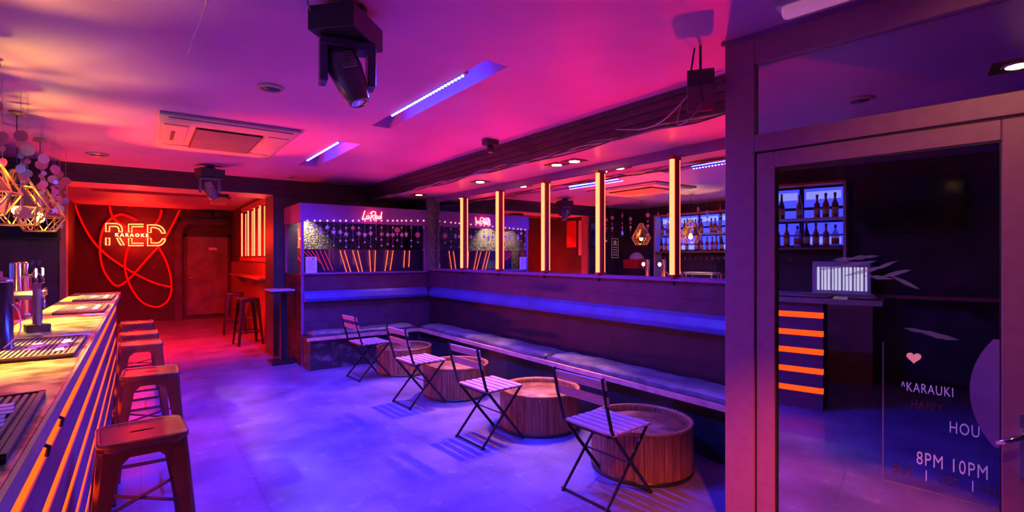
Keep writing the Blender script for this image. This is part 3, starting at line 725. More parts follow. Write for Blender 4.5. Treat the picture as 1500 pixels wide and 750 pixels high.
for i, (x, y, m_, lb) in enumerate([(-.70, 4.95, 'bottle_r', 'small red bottle behind the bar before the steel tray'), (-.80, 3.9, 'bottle_a', 'amber bottle standing behind the bar at the left edge'), (-.68, 5.85, 'bottle_g', 'dark green bottle between the steel tray and mixer tap')]):
    t = thing('bottle', lb, 'bottle', (x, y, .94))
    MB().lathe([(.033, 0), (.036, .01), (.036, .15), (.014, .2), (.012, .26)], seg=16).build('body', M[m_], t)
    MB().lathe([(.0365, .05), (.0365, .12)], seg=16).build('label', M['label'], t)
    MB().lathe([(.014, .25), (.014, .275), (.001, .276)], seg=12).build('cap', M['cap'], t)

# ------------------------------------------------------------------ stools
def rsq(h, r, z, n=4):
    pts = []
    for sx, sy, a0 in ((1, 1, 0), (-1, 1, PI / 2), (-1, -1, PI), (1, -1, 3 * PI / 2)):
        for k in range(n + 1):
            a = a0 + PI / 2 * k / n; pts.append((sx * (h - r) + r * math.cos(a), sy * (h - r) + r * math.sin(a), z))
    return pts
def make_stool(label, m, H=.76, group='metal stools at the bar'):
    t = thing('bar_stool', label, 'stool', (0, 0, 0), 0, group)
    rings = [rsq(.150, .045, H - .045), rsq(.158, .045, H - .02), rsq(.157, .045, H - .006), rsq(.150, .042, H), rsq(.142, .04, H - .001), rsq(.136, .036, H - .006)]
    n = len(rings[0]); bm = bmesh.new(); vs = [[bm.verts.new(p) for p in r] for r in rings]
    for a, c in zip(vs, vs[1:]):
        for k in range(n): f = bm.faces.new((a[k], a[(k + 1) % n], c[(k + 1) % n], c[k])); f.smooth = True
    sl = [bm.verts.new((.045 * (1 if math.cos(2 * PI * k / 16) > 0 else -1) * abs(math.cos(2 * PI * k / 16)) ** .6, .012 * math.sin(2 * PI * k / 16), H - .006)) for k in range(16)]
    es = [bm.edges.get((vs[-1][k], vs[-1][(k + 1) % n])) for k in range(n)] + [bm.edges.new((sl[k], sl[(k + 1) % 16])) for k in range(16)]
    bmesh.ops.triangle_fill(bm, edges=es, use_beauty=True, use_dissolve=False)
    lo = [bm.verts.new((v.co.x, v.co.y, H - .02)) for v in sl]
    for k in range(16): bm.faces.new((sl[k], lo[k], lo[(k + 1) % 16], sl[(k + 1) % 16]))
    bmesh.ops.recalc_face_normals(bm, faces=bm.faces)
    me = bpy.data.meshes.new('seat'); bm.to_mesh(me); bm.free(); me.materials.append(m)
    o = bpy.data.objects.new('seat', me); COL.objects.link(o); o.parent = t
    MB().box(-.12, .12, -.12, .12, H - .03, H - .024).build('seat_underside', M['hole'], t)
    for sx in (1, -1):
        for sy in (1, -1):
            b = MB(); tops = []
            for z, c_, wd in ((H - .03, .150, .085), (H - .12, .158, .072), (.40, .178, .052), (0, .205, .034)):
                r = .018; tk = .004
                o_ = [(-wd, 0), (-r, 0), (-r * .3, -r * .3), (0, -r), (0, -wd)]; i_ = [(-tk, -wd), (-tk, -r), (-r * .3 - tk, -r * .3 - tk), (-r, -tk), (-wd, -tk)]
                tops.append([(sx * (c_ + p[0]), sy * (c_ + p[1]), z) for p in o_ + i_])
            base = len(b.v)
            for q in tops: b.v += q
            for i in range(3):
                for k in range(10):
                    l_ = (k + 1) % 10; b.f.append((base + i * 10 + k, base + i * 10 + l_, base + (i + 1) * 10 + l_, base + (i + 1) * 10 + k)); b.sm.append(k in (1, 2, 3, 4) and k < 4)
            b.f.append(tuple(base + 30 + k for k in range(10))); b.sm.append(False)
            lg = b.build('leg', m, t)
            MB().box(sx * .168 if sx > 0 else -.208, .208 if sx > 0 else -.168, .168 if sy > 0 else -.208, .208 if sy > 0 else -.168, 0, .012).build('foot_cap', M['black_metal'], lg)
    # skirt plates between legs under the seat, arched
    for k in range(4):
        R = Matrix.Rotation(k * PI / 2, 4, 'Z')
        pl = [(-.09, .150, H - .03), (.09, .150, H - .03), (.085, .154, H - .10), (.05, .152, H - .065), (-.05, .152, H - .065), (-.085, .154, H - .10)]
        MB().prism(pl, (0, .004, 0), R).build('apron', m, t)
    MB().bar((-.165, -.165, .47), (.165, .165, .47), .02, .005).bar((-.165, .165, .462), (.165, -.165, .462), .02, .005).pieces('cross_brace', M['stool_black'], t)
    b = MB(); z = .22; q = .186
    for a, c in (((-q, -q), (q, -q)), ((q, -q), (q, q)), ((q, q), (-q, q)), ((-q, q), (-q, -q))): b.bar((*a, z), (*c, z), .006, .022)
    b.build('foot_rail', m, t)
    return proto(t)
s0 = make_stool('bare metal stool with handle slot at the bar, the one nearest the viewer', M['stool'])
s0.location = (.005, 2.70, 0); s0.rotation_euler = (0, 0, .06)
for x, y, r, lb in ((.055, 4.06, -.03, 'metal bar stool second nearest the viewer, orange-lit seat'), (0, 5.46, .03, 'metal bar stool in the middle of the row of five at the bar'),
                    (-.01, 6.18, 0, 'metal bar stool fourth from the viewer at the bar'), (-.03, 7.2, .02, 'metal bar stool at the far end of the bar')):
    dup(s0, (x, y, 0), r, lb)
s1 = make_stool('black metal stool under the alcove drink shelf, nearer the pillar', M['stool_black'], .80, 'black stools at the alcove drink shelf')
s1.location = (1.50, 9.75, 0); s1.rotation_euler = (0, 0, .1)
dup(s1, (1.50, 11.3, 0), -.1, 'black metal stool under the alcove drink shelf, farther from the pillar')

# high slatted table by the pillar
t = thing('high_table', 'small high table with slatted top between the booth and the pillar', 'table', (1.58, 7.72, 0))
b = MB()
for k in range(7): b.box(-.15, .17, -.2 + k * .06, -.16 + k * .06, 1.03, 1.05)
b.build('slat', M['slat'], t)
MB().box(-.14, .16, -.2, .2, 1.0, 1.03).build('top_frame', M['black_metal'], t)
MB().box(.02, .10, -.04, .04, .04, 1.0).build('column', M['black_metal'], t)
MB().box(-.12, .17, -.17, .17, 0, .04).build('foot_plate', M['black_metal'], t)

# ------------------------------------------------------------------ barrel tables
def make_barrel(label):
    t = thing('barrel_table', label, 'table', (0, 0, 0), 0, 'low barrel tables along the right bench')
    R, H = .355, .345; b = MB(); n = 34
    for k in range(n):
        a0, a1 = 2 * PI * (k + .03) / n, 2 * PI * (k + .97) / n; am = (a0 + a1) / 2
        vs = []
        for z in (.012, H - .012):
            for r, a in ((R, a0), (R + .001, am), (R, a1), (R - .03, a1), (R - .03, a0)): vs.append((r * math.cos(a), r * math.sin(a), z))
        b.add(vs, [(0, 1, 6, 5), (1, 2, 7, 6), (2, 3, 8, 7), (3, 4, 9, 8), (4, 0, 5, 9), (4, 3, 2, 1, 0), (5, 6, 7, 8, 9)])
    b.build('stave', mat('barrel_stave_wood', (.44, .18, .09), .4, 0, (.22, .08, .04), 7, 6, .25, 25, stretch=(9, 9, .6)) if 'stv' not in M else M['stv'], t)
    MB().lathe([(R - .022, H - .02), (R + .003, H - .02), (R + .003, H), (R - .022, H), (R - .022, H - .02)], seg=56).build('rim', M['barrel_rim'], t)
    MB().lathe([(R - .022, H - .075), (R - .022, H - .045), (.001, H - .045)], seg=56).build('top', M['barrel_top'], t)
    MB().lathe([(R + .002, .0), (R + .004, .03), (R - .01, .03)], seg=56, cap=False).build('bottom_hoop', M['plastic_black'], t)
    return proto(t)
b0 = make_barrel('low round barrel table nearest the glass door'); b0.location = (2.905, 2.37, 0)
for x, y, r, lb in ((2.88, 3.49, .7, 'low round barrel table second nearest the glass door'), (2.80, 4.84, 1.9, 'low round barrel table with a bright warm highlight, second from the booth'), (2.80, 6.19, 2.6, 'low round barrel table nearest the booth')):
    dup(b0, (x, y, 0), r, lb)

# ------------------------------------------------------------------ folding chairs (local +X is forward, back at -X)
def make_chair(label):
    t = thing('folding_chair', label, 'chair', (0, 0, 0), 0, 'folding slatted chairs beside the barrel tables')
    hw = .20
    for k in range(6): MB().box(-.18 + k * .064, -.18 + k * .064 + .046, -.205, .205, .437, .452).build('seat_slat', M['slat'], t, bevel=.003)
    b = MB()
    for s_ in (1, -1): b.bar((-.19, s_ * .165, .432), (.20, s_ * .165, .432), .008, .018)
    b.pieces('seat_rail', M['black_metal'], t)
    for s_ in (1, -1):   # back post running down to the front foot
        b = MB(); pts = smooth_path([(-.275, s_ * hw, .80), (-.25, s_ * hw, .68), (-.205, s_ * hw, .52), (-.17, s_ * hw, .44), (0, s_ * hw, .235), (.20, s_ * hw, .0)], 5)
        for p, q in zip(pts, pts[1:]): b.bar(p, q, .007, .024, (0, 1, 0)) if False else b.bar(p, q, .008, .022)
        b.build('back_post', M['black_metal'], t)
    for s_ in (1, -1):   # rear foot to seat front
        MB().bar((.185, s_ * (hw - .02), .437), (-.22, s_ * (hw - .02), .0), .008, .02).build('leg', M['black_metal'], t)
    MB().bar((-.205, -hw, .012), (-.205, hw, .012), .01, .012).bar((.185, -hw, .016), (.185, hw, .016), .01, .012).bar((-.165, -hw, .425), (-.165, hw, .425), .012, .012).bar((.0, -hw, .236), (.0, hw, .236), .008, .008).pieces('stretcher', M['black_metal'], t)
    for z, x in ((.755, -.262), (.655, -.238)):
        Mx = Matrix.Translation((x, 0, z)) @ Matrix.Rotation(-.22, 4, 'Y')
        MB().box(-.003, .012, -.215, .215, -.028, .028, Mx).build('back_slat', M['slat'], t, bevel=.003)
    return proto(t)
c0 = make_chair('folding slatted chair nearest the viewer by the largest barrel table'); c0.location = (2.41, 2.245, 0); c0.rotation_euler = (0, 0, .05)
for x, y, r, lb in ((2.345, 3.49, .06, 'folding slatted chair second nearest the viewer'), (2.335, 4.78, .06, 'folding slatted chair second farthest from the viewer'), (2.315, 6.17, .08, 'folding slatted chair farthest away beside the short bench')):
    dup(c0, (x, y, 0), r, lb)

# ------------------------------------------------------------------ ceiling fixtures
for nm, T, y0, y1, lb in (('a', T1, 2.77, 3.93, 'blue led batten in the larger nearer ceiling trough'), ('b', T2, 5.15, 6.35, 'blue led batten in the smaller farther ceiling trough')):
    t = thing('led_batten', lb, 'light', (T[0], 0, CEIL))
    MB().box(.002, .026, y0 - .03, y1 + .03, -.004, .03).build('housing', M['steel'], t)
    b = MB(); n = 26
    for k in range(n):
        y = y0 + (y1 - y0) * (k + .5) / n; b.lathe([(.011, 0), (.009, -.007), (.001, -.010)], (.013, y, -.004), 8)
    b.pieces('led_lens', M['led_blue'], t)
# air conditioner cassette
t = thing('air_conditioner', 'square ceiling cassette air conditioner with a dark ribbed grille', 'air conditioner', (.655, 5.62, CEIL))
X, Y = .535, .74
MB().prism([(-X, -Y, -.03), (X, -Y, -.03), (X, Y, -.03), (-X, Y, -.03)], (0, 0, .03)).build('frame', M['plastic_grey'], t, bevel=.01)
b = MB()
for x0, x1, y0, y1 in ((-X + .06, X - .06, -Y + .04, -Y + .26), (-X + .06, X - .06, Y - .26, Y - .04), (-X + .04, -X + .22, -Y + .3, Y - .3), (X - .22, X - .04, -Y + .3, Y - .3)):
    xa, ya = (x0 + x1) / 2, (y0 + y1) / 2
    b.prism([(x0, y0, -.03), (x1, y0, -.03), (x1, y1, -.03), (x0, y1, -.03)], (0, 0, -.012))
b.build('louvre_flap', M['plastic_grey'], t, bevel=.004)
MB().box(-X + .27, X - .27, -Y + .28, Y - .28, -.055, -.03).box(-X + .1, -X + .13, -.2, .2, -.046, -.042).build('grille_box', M['ac_dark'], t)
b = MB()
for k in range(28): y = -Y + .30 + k * (2 * Y - .6) / 27; b.box(-X + .28, X - .28, y - .004, y + .004, -.057, -.055)
b.pieces('grille_bar', mat('grille_bar_plastic', (.5, .4, .42), .4), t)
# ceiling speaker rounds
def round_fix(x, y, lb, g=None, r=.085):
    t = thing('ceiling_speaker', lb, 'ceiling speaker', (x, y, CEIL), 0, g)
    MB().lathe([(r, 0), (r, -.012), (r * .8, -.022), (r * .74, -.014)], seg=28, cap=False).build('ring', M['plastic_grey'], t)
    MB().lathe([(r * .72, -.006), (r * .6, -.018), (.001, -.028)], seg=28).build('cone', M['plastic_black'], t)
p = onZ(397, 127, CEIL); round_fix(p.x, p.y, 'round ceiling speaker beyond the moving head lamp')
round_fix(1.0, 1.03, 'round ceiling speaker above the near end of the room')
p = onZ(143, 225, CEIL); round_fix(p.x, p.y, 'flat round fixture near the far left ceiling edge', r=.11)
p = onZ(460, 258, CEIL)
round_fix(1.75, 7.75, 'small round fixture close to the far cornice', r=.06)
def moving_head(label, loc, rz, s, yr):
    t = thing('moving_head_light', label, 'stage light', loc, rz, 'moving head stage lights hanging from the ceiling')
    Q = lambda v: tuple(k * s for k in v)
    b = MB().box(*Q((-.15, .15, -.11, .11, -.16, -.05)))
    b.build('base', M['plastic_black'], t, bevel=.006)
    MB().box(*Q((-.02, .02, -.09, .09, -.05, 0))).box(*Q((-.06, .06, -.02, .02, -.05, -.02))).build('clamp', M['black_metal'], t)
    MB().tube([Q((-.15, .09, -.08)), Q((-.18, .09, -.06)), Q((-.175, .09, -.02)), Q((-.1, .05, 0))], .004, 6).build('safety_wire', M['steel'], t)
    YR = Matrix.Rotation(yr - rz, 4, 'Z')
    b = MB().box(*Q((-.125, .125, -.055, .055, -.205, -.165)), YR).box(*Q((-.125, -.088, -.05, .05, -.37, -.165)), YR).box(*Q((.088, .125, -.05, .05, -.37, -.165)), YR)
    b.box(*Q((-.05, .05, -.05, .05, -.17, -.155)), YR)
    b.build('yoke', mat('yoke_plastic', (.12, .08, .2), .3), t, bevel=.008 * s)
    R = Matrix.Translation(Q((0, 0, -.31))) @ YR @ Matrix.Rotation(-.30, 4, 'X') @ Matrix.Rotation(-.33, 4, 'Y')
    hd = MB().lathe([(.03 * s, .13 * s), (.06 * s, .12 * s), (.078 * s, .07 * s), (.08 * s, .02 * s), (.068 * s, -.07 * s), (.05 * s, -.14 * s), (.045 * s, -.155 * s)], (0, 0, 0), 24, R.to_3x3())
    o = hd.build('head', mat('head_plastic', (.14, .12, .16), .2, coat=.4), t, loc=R.translation)
    l_ = MB().lathe([(.043 * s, -.156 * s), (.035 * s, -.161 * s), (.001, -.166 * s)], (0, 0, 0), 20, R.to_3x3()).build('lens', M['chrome'], o)
    v = MB()
    for k in range(7): v.box(-.035 * s, .035 * s, -.084 * s, -.076 * s, (-.02 + k * .012) * s, (-.014 + k * .012) * s, R.to_3x3().to_4x4())
    v.build('vent', M['plastic_grey'], o)
    return t
moving_head('large moving head stage light hanging at the top left of centre', (.78, 2.36, CEIL), .75, 1.0, -.2)
moving_head('small moving head stage light in front of the far cornice', (.71, 7.45, CEIL), .3, .95, -.1)
t = thing('par_light', 'small black spotlight on the ceiling just before the right cornice', 'light', (2.80, 4.16, CEIL))
MB().box(-.07, .07, -.05, .05, -.055, 0).build('base', M['plastic_black'], t, bevel=.005)
MB().lathe([(.03, 0), (.035, -.05), (.03, -.07)], (0, 0, -.055), 16).build('head', M['plastic_black'], t)
MB().lathe([(.026, -.0), (.02, -.004)], (0, 0, -.126), 16).build('lens', M['steel'], t)
t = thing('par_light', 'added small black spotlight hidden behind the far end of the bar tilted up at the ceiling', 'light', (-.9, 7.2, .94), -.8)  # body made for the added red spot on the air conditioner
MB().box(-.05, .05, -.05, .05, 0, .02).box(-.01, .01, -.01, .01, .02, .12).build('bracket', M['black_metal'], t)
MB().lathe([(.02, -.08), (.05, -.06), (.055, .03), (.05, .06)], (0, 0, .13), 18).build('body', M['plastic_black'], t)
for y, lb in ((4.25, 'added small black spotlight on the ceiling above the middle of the bar'), (2.3, 'added small black spotlight on the ceiling above the near end of the bar')):  # bodies made for the added orange stool spots
    t = thing('par_light', lb, 'light', (-.72, y, CEIL))
    MB().box(-.04, .04, -.04, .04, -.02, 0).box(-.01, .01, -.01, .01, -.09, -.02).build('bracket', M['black_metal'], t)
    MB().lathe([(.02, -.08), (.04, -.09), (.045, -.19), (.04, -.215)], seg=18).build('body', M['plastic_black'], t)
t = thing('laser_projector', 'black boxy effect projector hanging tilted beside the door frame', 'light', (2.50, 1.63, 2.425), .6)
MB().box(-.1, .1, -.07, .07, -.06, .06, Matrix.Rotation(.5, 4, 'Y')).build('body', M['plastic_black'], t, bevel=.004)
MB().box(.08, .105, -.06, .06, -.05, .05, Matrix.Rotation(.5, 4, 'Y')).build('lens_panel', mat('lens_panel_red', (.4, .04, .05), .3), t)
MB().tube([(-.04, 0, .05), (-.02, 0, .24)], .008, 6).tube([(.05, .06, .05), (.0, .03, .24)], .006, 6).build('bracket', M['black_metal'], t)
MB().tube(smooth_path([(-.05, .05, -.02), (.10, .2, -.12), (.35, .35, -.10), (.62, .55, -.02)], 6), .004, 5).build('cable', M['cable'], t)
MB().tube(smooth_path([(0, -.02, -.06), (-.05, .05, -.16), (.02, .12, -.17), (.05, .1, -.05)], 6), .004, 5).build('cable', M['cable'], t)
# cable runs along the cornice
t = thing('cable_bundle', 'bundle of loose cables running along the lower edge of the right cornice', 'cables', (0, 0, 0))
for j in range(4):
    pts = [(3.05 + random.uniform(-.012, .012), 1.7 + k * .33, SOF + .0 + random.uniform(-.028, .02) - .004 * j) for k in range(20)]
    MB().tube(smooth_path(pts, 4), .007, 5).build('cable', M['plastic_black'] if j % 2 else M['cable'], t)
# downlights
dl = ['recessed downlight starring brightly above the left half of the mirrors', 'left lamp of the twin recessed downlight above the mirrors', 'right lamp of the twin recessed downlight above the mirrors', 'dim recessed downlight above the booth corner']
for i, (x, y) in enumerate(DOWN):
    t = thing('downlight', dl[i], 'light', (x, y, SOF), 0, 'recessed downlights in the soffit')
    MB().box(-.09, .09, -.10, .10, -.006, 0).build('square_plate', M['plastic_black'], t)
    MB().lathe([(.062, -.006), (.062, -.010), (.05, -.010)], seg=24, cap=False).build('ring', M['steel'], t)
    MB().lathe([(.05, -.0095), (.049, -.011), (.001, -.011)], seg=24).build('lamp_face', M['lamp'] if i < 3 else M['lamp_dim'], t)
t = thing('downlight', 'bright downlight in a square brass plate near the camera end', 'light', (1.2, .23, CEIL))
MB().box(-.13, .13, -.13, .13, -.006, 0).build('square_plate', M['gold'], t)
MB().lathe([(.08, -.006), (.08, -.012), (.06, -.012)], seg=24, cap=False).build('ring', M['steel'], t)
MB().lathe([(.06, -.0095), (.001, -.011)], seg=24).build('lamp_face', M['lamp'], t)
# emergency light above the door frame
t = thing('emergency_light', 'pink-lit clear emergency light on the ceiling above the door frame', 'light', (2.42, 1.0, CEIL), -PI / 2 + .13)
MB().box(-.16, .16, -.045, .045, -.02, 0).build('base', M['white_print'], t)
MB().lathe([(.001, -.14), (.03, -.135), (.036, -.12), (.036, .12), (.03, .135), (.001, .14)], (0, 0, -.035), 16, Matrix.Rotation(PI / 2, 3, 'Y')).build('cover', mat('prismatic_cover', (.8, .5, .65), .15, coat=.4, emit=(1, .3, .6), es=.25), t)

# ------------------------------------------------------------------ pendants over the bar
def make_pendant(label):
    t = thing('pendant_lamp', label, 'pendant lamp', (0, 0, 0), 0, 'faceted brass pendant lamps over the bar')
    n = 8; lv = [(.035, .30, 0), (.11, .17, .5), (.195, .0, 0), (.12, -.14, .5)]
    P = [[(r * math.cos(2 * PI * (k + s_) / n), r * math.sin(2 * PI * (k + s_) / n), z) for k in range(n)] for r, z, s_ in lv]
    b = MB()
    for i in range(4):
        for k in range(n): b.tube([P[i][k], P[i][(k + 1) % n]], .0055, 4)
    for i in range(3):
        for k in range(n):
            k2 = (k - 1) % n if lv[i + 1][2] > lv[i][2] else (k + 1) % n
            b.tube([P[i][k], P[i + 1][k]], .0055, 4).tube([P[i][k], P[i + 1][k2]], .0055, 4)
    b.build('wire_frame', M['gold'], t)
    b = MB()
    for k in range(n):     # solid upper facets
        if k % 4 == 0: b.add([P[0][k], P[0][(k + 1) % n], P[1][k]], [(0, 1, 2)])
        if k % 4 == 2: b.add([P[1][k], P[2][(k + 1) % n], P[2][k]], [(0, 1, 2)])
        if k % 4 == 1: b.add([P[1][k], P[1][(k + 1) % n], P[2][(k + 1) % n]], [(0, 1, 2)])
    b.build('facet', M['goldpanel'], t)
    MB().lathe([(.022, .04), (.022, .10), (.012, .12)], seg=16).build('socket', M['gold'], t)
    MB().lathe([(.001, -.055), (.02, -.05), (.032, -.03), (.034, -.01), (.026, .015), (.014, .04)], seg=16).build('bulb', M['bulb'], t)
    MB().tube([(0, 0, .10), (0, 0, .77)], .004, 6).build('cord', M['plastic_black'], t)
    MB().lathe([(.05, .74), (.05, .77)], seg=16).build('ceiling_rose', M['gold'], t)
    return proto(t)
p0 = make_pendant('faceted brass pendant lamp at the left picture edge, the larger one in view'); p0.location = (-.80, 5.62, 1.9)
dup(p0, (-.80, 6.78, 1.9), .3, 'faceted brass pendant lamp behind the larger one near the far end of the bar')
dup(p0, (-.80, 4.42, 1.9), .2, 'faceted brass pendant lamp over the middle of the bar, just outside the left edge')
dup(p0, (-.80, 3.1, 1.9), .1, 'faceted brass pendant lamp over the near half of the bar')
for y in (5.62, 6.78, 4.42, 3.1):     # the lamps' own light, escaping up through the open top and down on the bar
    spot('pendant_bulb_lamp', (-.74, y, 1.94), (-.45, y - .3, 2.67), (58 if y < 6.5 else 6), (1, .68, .04), 74, 1.0, .02)
    spot('pendant_bulb_lamp', (-.76, y, 1.83), (-.42, y - .3, 1.1), 230, (1, .78, .12), 56, .7, .03)
# disc garlands
gy = [2.2, 2.5, 2.8, 3.4, 3.7, 4.0, 4.7, 4.95, 5.2, 5.42, 5.85, 6.05, 6.3, 6.5, 7.0, 7.2, 7.45, 7.7]
for i, y in enumerate(gy):
    x = -.70 - .04 * math.sin(i * 2.3); L = .62 + .22 * random.random()
    t = thing('disc_garland', 'hanging strand of shell discs over the bar, %s one counted from the camera end' % (ORD[i]), 'garland', (x, y, CEIL), random.uniform(-.6, .6), 'disc garland strands over the bar')
    MB().tube([(0, 0, 0), (0, 0, -L)], .0018, 4).build('thread', M['thread'], t)
    ds = [(.042, -.28 - .1 * random.random()), (.02, -.45), (.03, -.54), (.014, -.60)]
    if i % 3 == 0: ds.append((.05, -L))
    for r, z in ds:
        if -z > L + .01: continue
        MB().lathe([(r, -.0015), (r, .0015)], (0, 0, z), 18, Matrix.Rotation(PI / 2, 3, 'X')).build('disc', M['disc'] if random.random() < .65 else M['disc_blue'], t)
    if i % 4 == 1: MB().prism(star_poly((0, 0, -L), .04), (0, .004, 0)).build('star', M['star'], t)

# ------------------------------------------------------------------ back bar (seen in the mirrors and the door glass)
t = thing('back_bar', 'backlit bottle shelving unit with dark counter along the left wall', 'shelving', (-2.15, 0, 0))
MB().box(0, .5, 1.1, 7.3, 0, 1.03).build('cabinet', M['wood'], t)
MB().box(0, .53, 1.08, 7.32, 1.03, 1.07).build('counter_top', M['steel'], t)
MB().box(0, .02, 1.4, 7.3, 1.07, 1.60).build('lower_back', M['black_wall'], t)
MB().box(0, .03, 1.4, 7.3, 1.60, 2.45).build('light_box', M['plastic_black'], t)
b = MB()
for k in range(12):
    y0 = 1.43 + k * .49
    for z0, z1 in ((2.02, 2.12), (2.16, 2.40), (1.66, 1.78), (1.80, 1.95)):
        b.box(.03, .036, y0, y0 + .43, z0, z1)
b.build('light_panel', M['backlight'], t)
b = MB()
for k in range(12):
    y0 = 1.43 + k * .49; b.box(.036, .04, y0 + .02, y0 + .41, 2.26, 2.36)
    if k % 2 == 0: b.box(.036, .04, y0 + .02, y0 + .41, 1.68, 1.76)
b.build('white_light_panel', M['backlight_w'], t)
MB().box(.0, .26, 1.4, 7.3, 1.98, 2.005).build('shelf', M['shelf'], t)
MB().box(.0, .26, 1.4, 7.3, 1.60, 1.63).build('shelf', M['wood'], t)
MB().box(.0, .26, 1.4, 7.3, 2.43, 2.46).build('canopy', M['redboard'], t)
for y in (1.38, 3.6, 5.45, 7.28): MB().box(0, .26, y, y + .03, 1.07, 2.45).pieces('upright', M['shelf'], t)
# bottles
def make_bottle(prof, mb, lab, cap, scale=1):
    t = thing('bottle', 'x', 'bottle', (0, 0, 0), 0, 'x')
    MB().lathe(prof, seg=12).build('body', M[mb], t)
    r = prof[1][0] + .001; MB().lathe([(r, prof[-1][1] * .15), (r, prof[-1][1] * .42)], seg=12).build('label', M[lab], t)
    z = prof[-1][1]; MB().lathe([(.016, z - .03), (.016, z + .01), (.001, z + .012)], seg=8).build('cap', M[cap], t); return proto(t)
kinds = [make_bottle([(.036, 0), (.038, .01), (.038, .17), (.014, .23), (.013, .30)], 'bottle_a', 'label', 'cap'),
         make_bottle([(.04, 0), (.042, .01), (.042, .14), (.03, .19), (.013, .22), (.013, .27)], 'bottle_c', 'label2', 'cap'),
         make_bottle([(.038, 0), (.04, .01), (.04, .15), (.015, .25), (.013, .32)], 'bottle_g', 'label', 'gold'),
         make_bottle([(.034, 0), (.036, .01), (.036, .18), (.013, .21), (.012, .29)], 'bottle_r', 'label', 'cap')]
kn = ['amber', 'clear', 'dark green', 'red']; used = [False] * 4
for zi, (z, sh) in enumerate(((2.006, 'upper lit shelf'), (1.631, 'lower lit shelf'))):
    y = 1.5
    while y < 7.2:
        if min(abs(y - q) for q in (3.61, 5.46)) < .06: y += .08; continue
        k = random.choice([0, 0, 1, 2, 3]); x = -2.15 + random.uniform(.12, .2)
        lb = '%s spirits bottle on the %s behind the bar' % (kn[k], sh)
        o = dup(kinds[k], (x, y, z), 0) if used[k] else kinds[k]
        if not used[k]: o.location = (x, y, z); used[k] = True
        o['label'] = lb; o['group'] = '%s bottles on the %s' % (kn[k], sh)
        y += random.choice([.10, .115, .13, .2])
# hanging glasses under the lower shelf
t = thing('wine_glass', 'upside-down wine glass hanging under the lower bottle shelf', 'glass', (-1.98, 2.0, 1.6), 0, 'hanging wine glasses behind the bar')
MB().lathe([(.033, 0), (.033, -.003), (.004, -.006), (.004, -.07), (.028, -.09), (.036, -.12), (.032, -.16)], seg=14).build('glass', glassy('clear_wine_glass', (.8, .75, .85), .3), t); proto(t)
for k in range(1, 40):
    dup(t, (-1.98, 2.0 + k * .13, 1.6))
# lit bottle cooler, clutter on the back counter
t = thing('glass_door_cooler', 'white lit countertop cooler with upright bright stripes on the back counter', 'cooler', (-1.93, 1.42, 1.07))
MB().box(-.18, .18, -.30, .30, 0, .38).build('cabinet', M['shelf'], t, bevel=.01)
b = MB()
for k in range(14): b.box(.18, .186, -.26 + k * .037, -.26 + k * .037 + (.024 if k % 3 else .015), .03, .31)
b.build('lit_door', emis('cooler_light', (.75, .8, 1), 1.2), t)
for i, (y, lb) in enumerate(((3.1, 'small till screen on the back counter nearer the cooler'), (4.4, 'dark till box in the middle of the back counter'), (5.6, 'dark box near the far end of the back counter'))):
    t = thing('till', lb, 'till', (-1.9, y, 1.07))
    MB().box(-.15, .15, -.16, .16, 0, .1).build('drawer', M['plastic_black'], t)
    MB().box(0, .03, -.15, .15, .12, .34).box(-.02, .0, -.03, .03, .1, .2).build('screen', M['screen'], t)
t = thing('card_sign', 'yellowish square card clipped at the lower bottle shelf', 'sign', (-1.88, 3.95, 1.36))
MB().box(0, .006, -.09, .09, 0, .2).build('card', M['label'], t)
# televisions
t = thing('television', 'large black wall television beside the backlit shelves', 'television', (-2.12, .8, 2.12))
MB().box(.0, .05, -.53, .53, -.32, .33).build('frame', M['plastic_black'], t)
MB().box(.05, .053, -.51, .51, -.30, .31).build('screen', M['screen'], t)
t = thing('television', 'black television on the dark wall at the far end of the bar', 'television', (-1.05, BY - .06, 2.0))
MB().box(-.26, .26, -.02, .03, -.28, .3).build('frame', M['plastic_black'], t)
MB().box(-.245, .245, -.024, -.02, -.265, .285).build('screen', M['screen'], t)
MB().box(-.05, .05, .03, .06, -.05, .05).build('bracket', M['black_metal'], t)
# chalk sign, display and boards seen in the mirror
t = thing('framed_sign', 'dark sign with pale frame lines and lettering rows on the wall beyond the bar', 'sign', (-1.66, BY - .02, 1.72))
MB().box(-.14, .14, -.01, .015, -.25, .25).build('board', M['black_wall'], t)
b = MB().box(-.12, .12, -.014, -.01, .22, .235).box(-.12, -.105, -.014, -.01, -.22, .2).box(.105, .12, -.014, -.01, -.22, .2).box(-.12, .12, -.014, -.01, -.235, -.22)
for k in range(5): b.box(-.08, .08 - .01 * (k % 3), -.014, -.01, -.17 + k * .06, -.15 + k * .06)
b.lathe([(.05, -.0), (.05, .003)], (0, -.012, .14), 16, Matrix.Rotation(PI / 2, 3, 'X')).build('lettering', M['sign_ink'], t)
t = thing('wall_board', 'pale blank wall board hung inside the alcove near the opening', 'board', (-1.14, 8.74, 1.55))
MB().box(0, .02, -.2, .22, 0, .85).build('board', mat('pale_board', (.7, .6, .6), .5), t)
t = thing('wall_panel', 'red wall panel inside the alcove next to the pale board', 'panel', (-1.14, 9.2, 1.75))
MB().box(0, .02, -.16, .18, 0, .65).build('board', M['redboard'], t)
t = thing('back_counter_box', 'red box with a white rounded lid at the far end of the back counter', 'box', (-1.9, 7.75, 0))
MB().box(-.2, .35, -.3, .3, 0, 1.25).build('cabinet', M['plastic_black'], t)
MB().box(-.1, .3, -.2, .2, 1.25, 1.45).build('box', M['redboard'], t)
MB().lathe([(.16, 0), (.17, .04), (.12, .12), (.05, .16), (.001, .17)], (.08, 0, 1.45), 20).build('lid', M['white_print'], t)
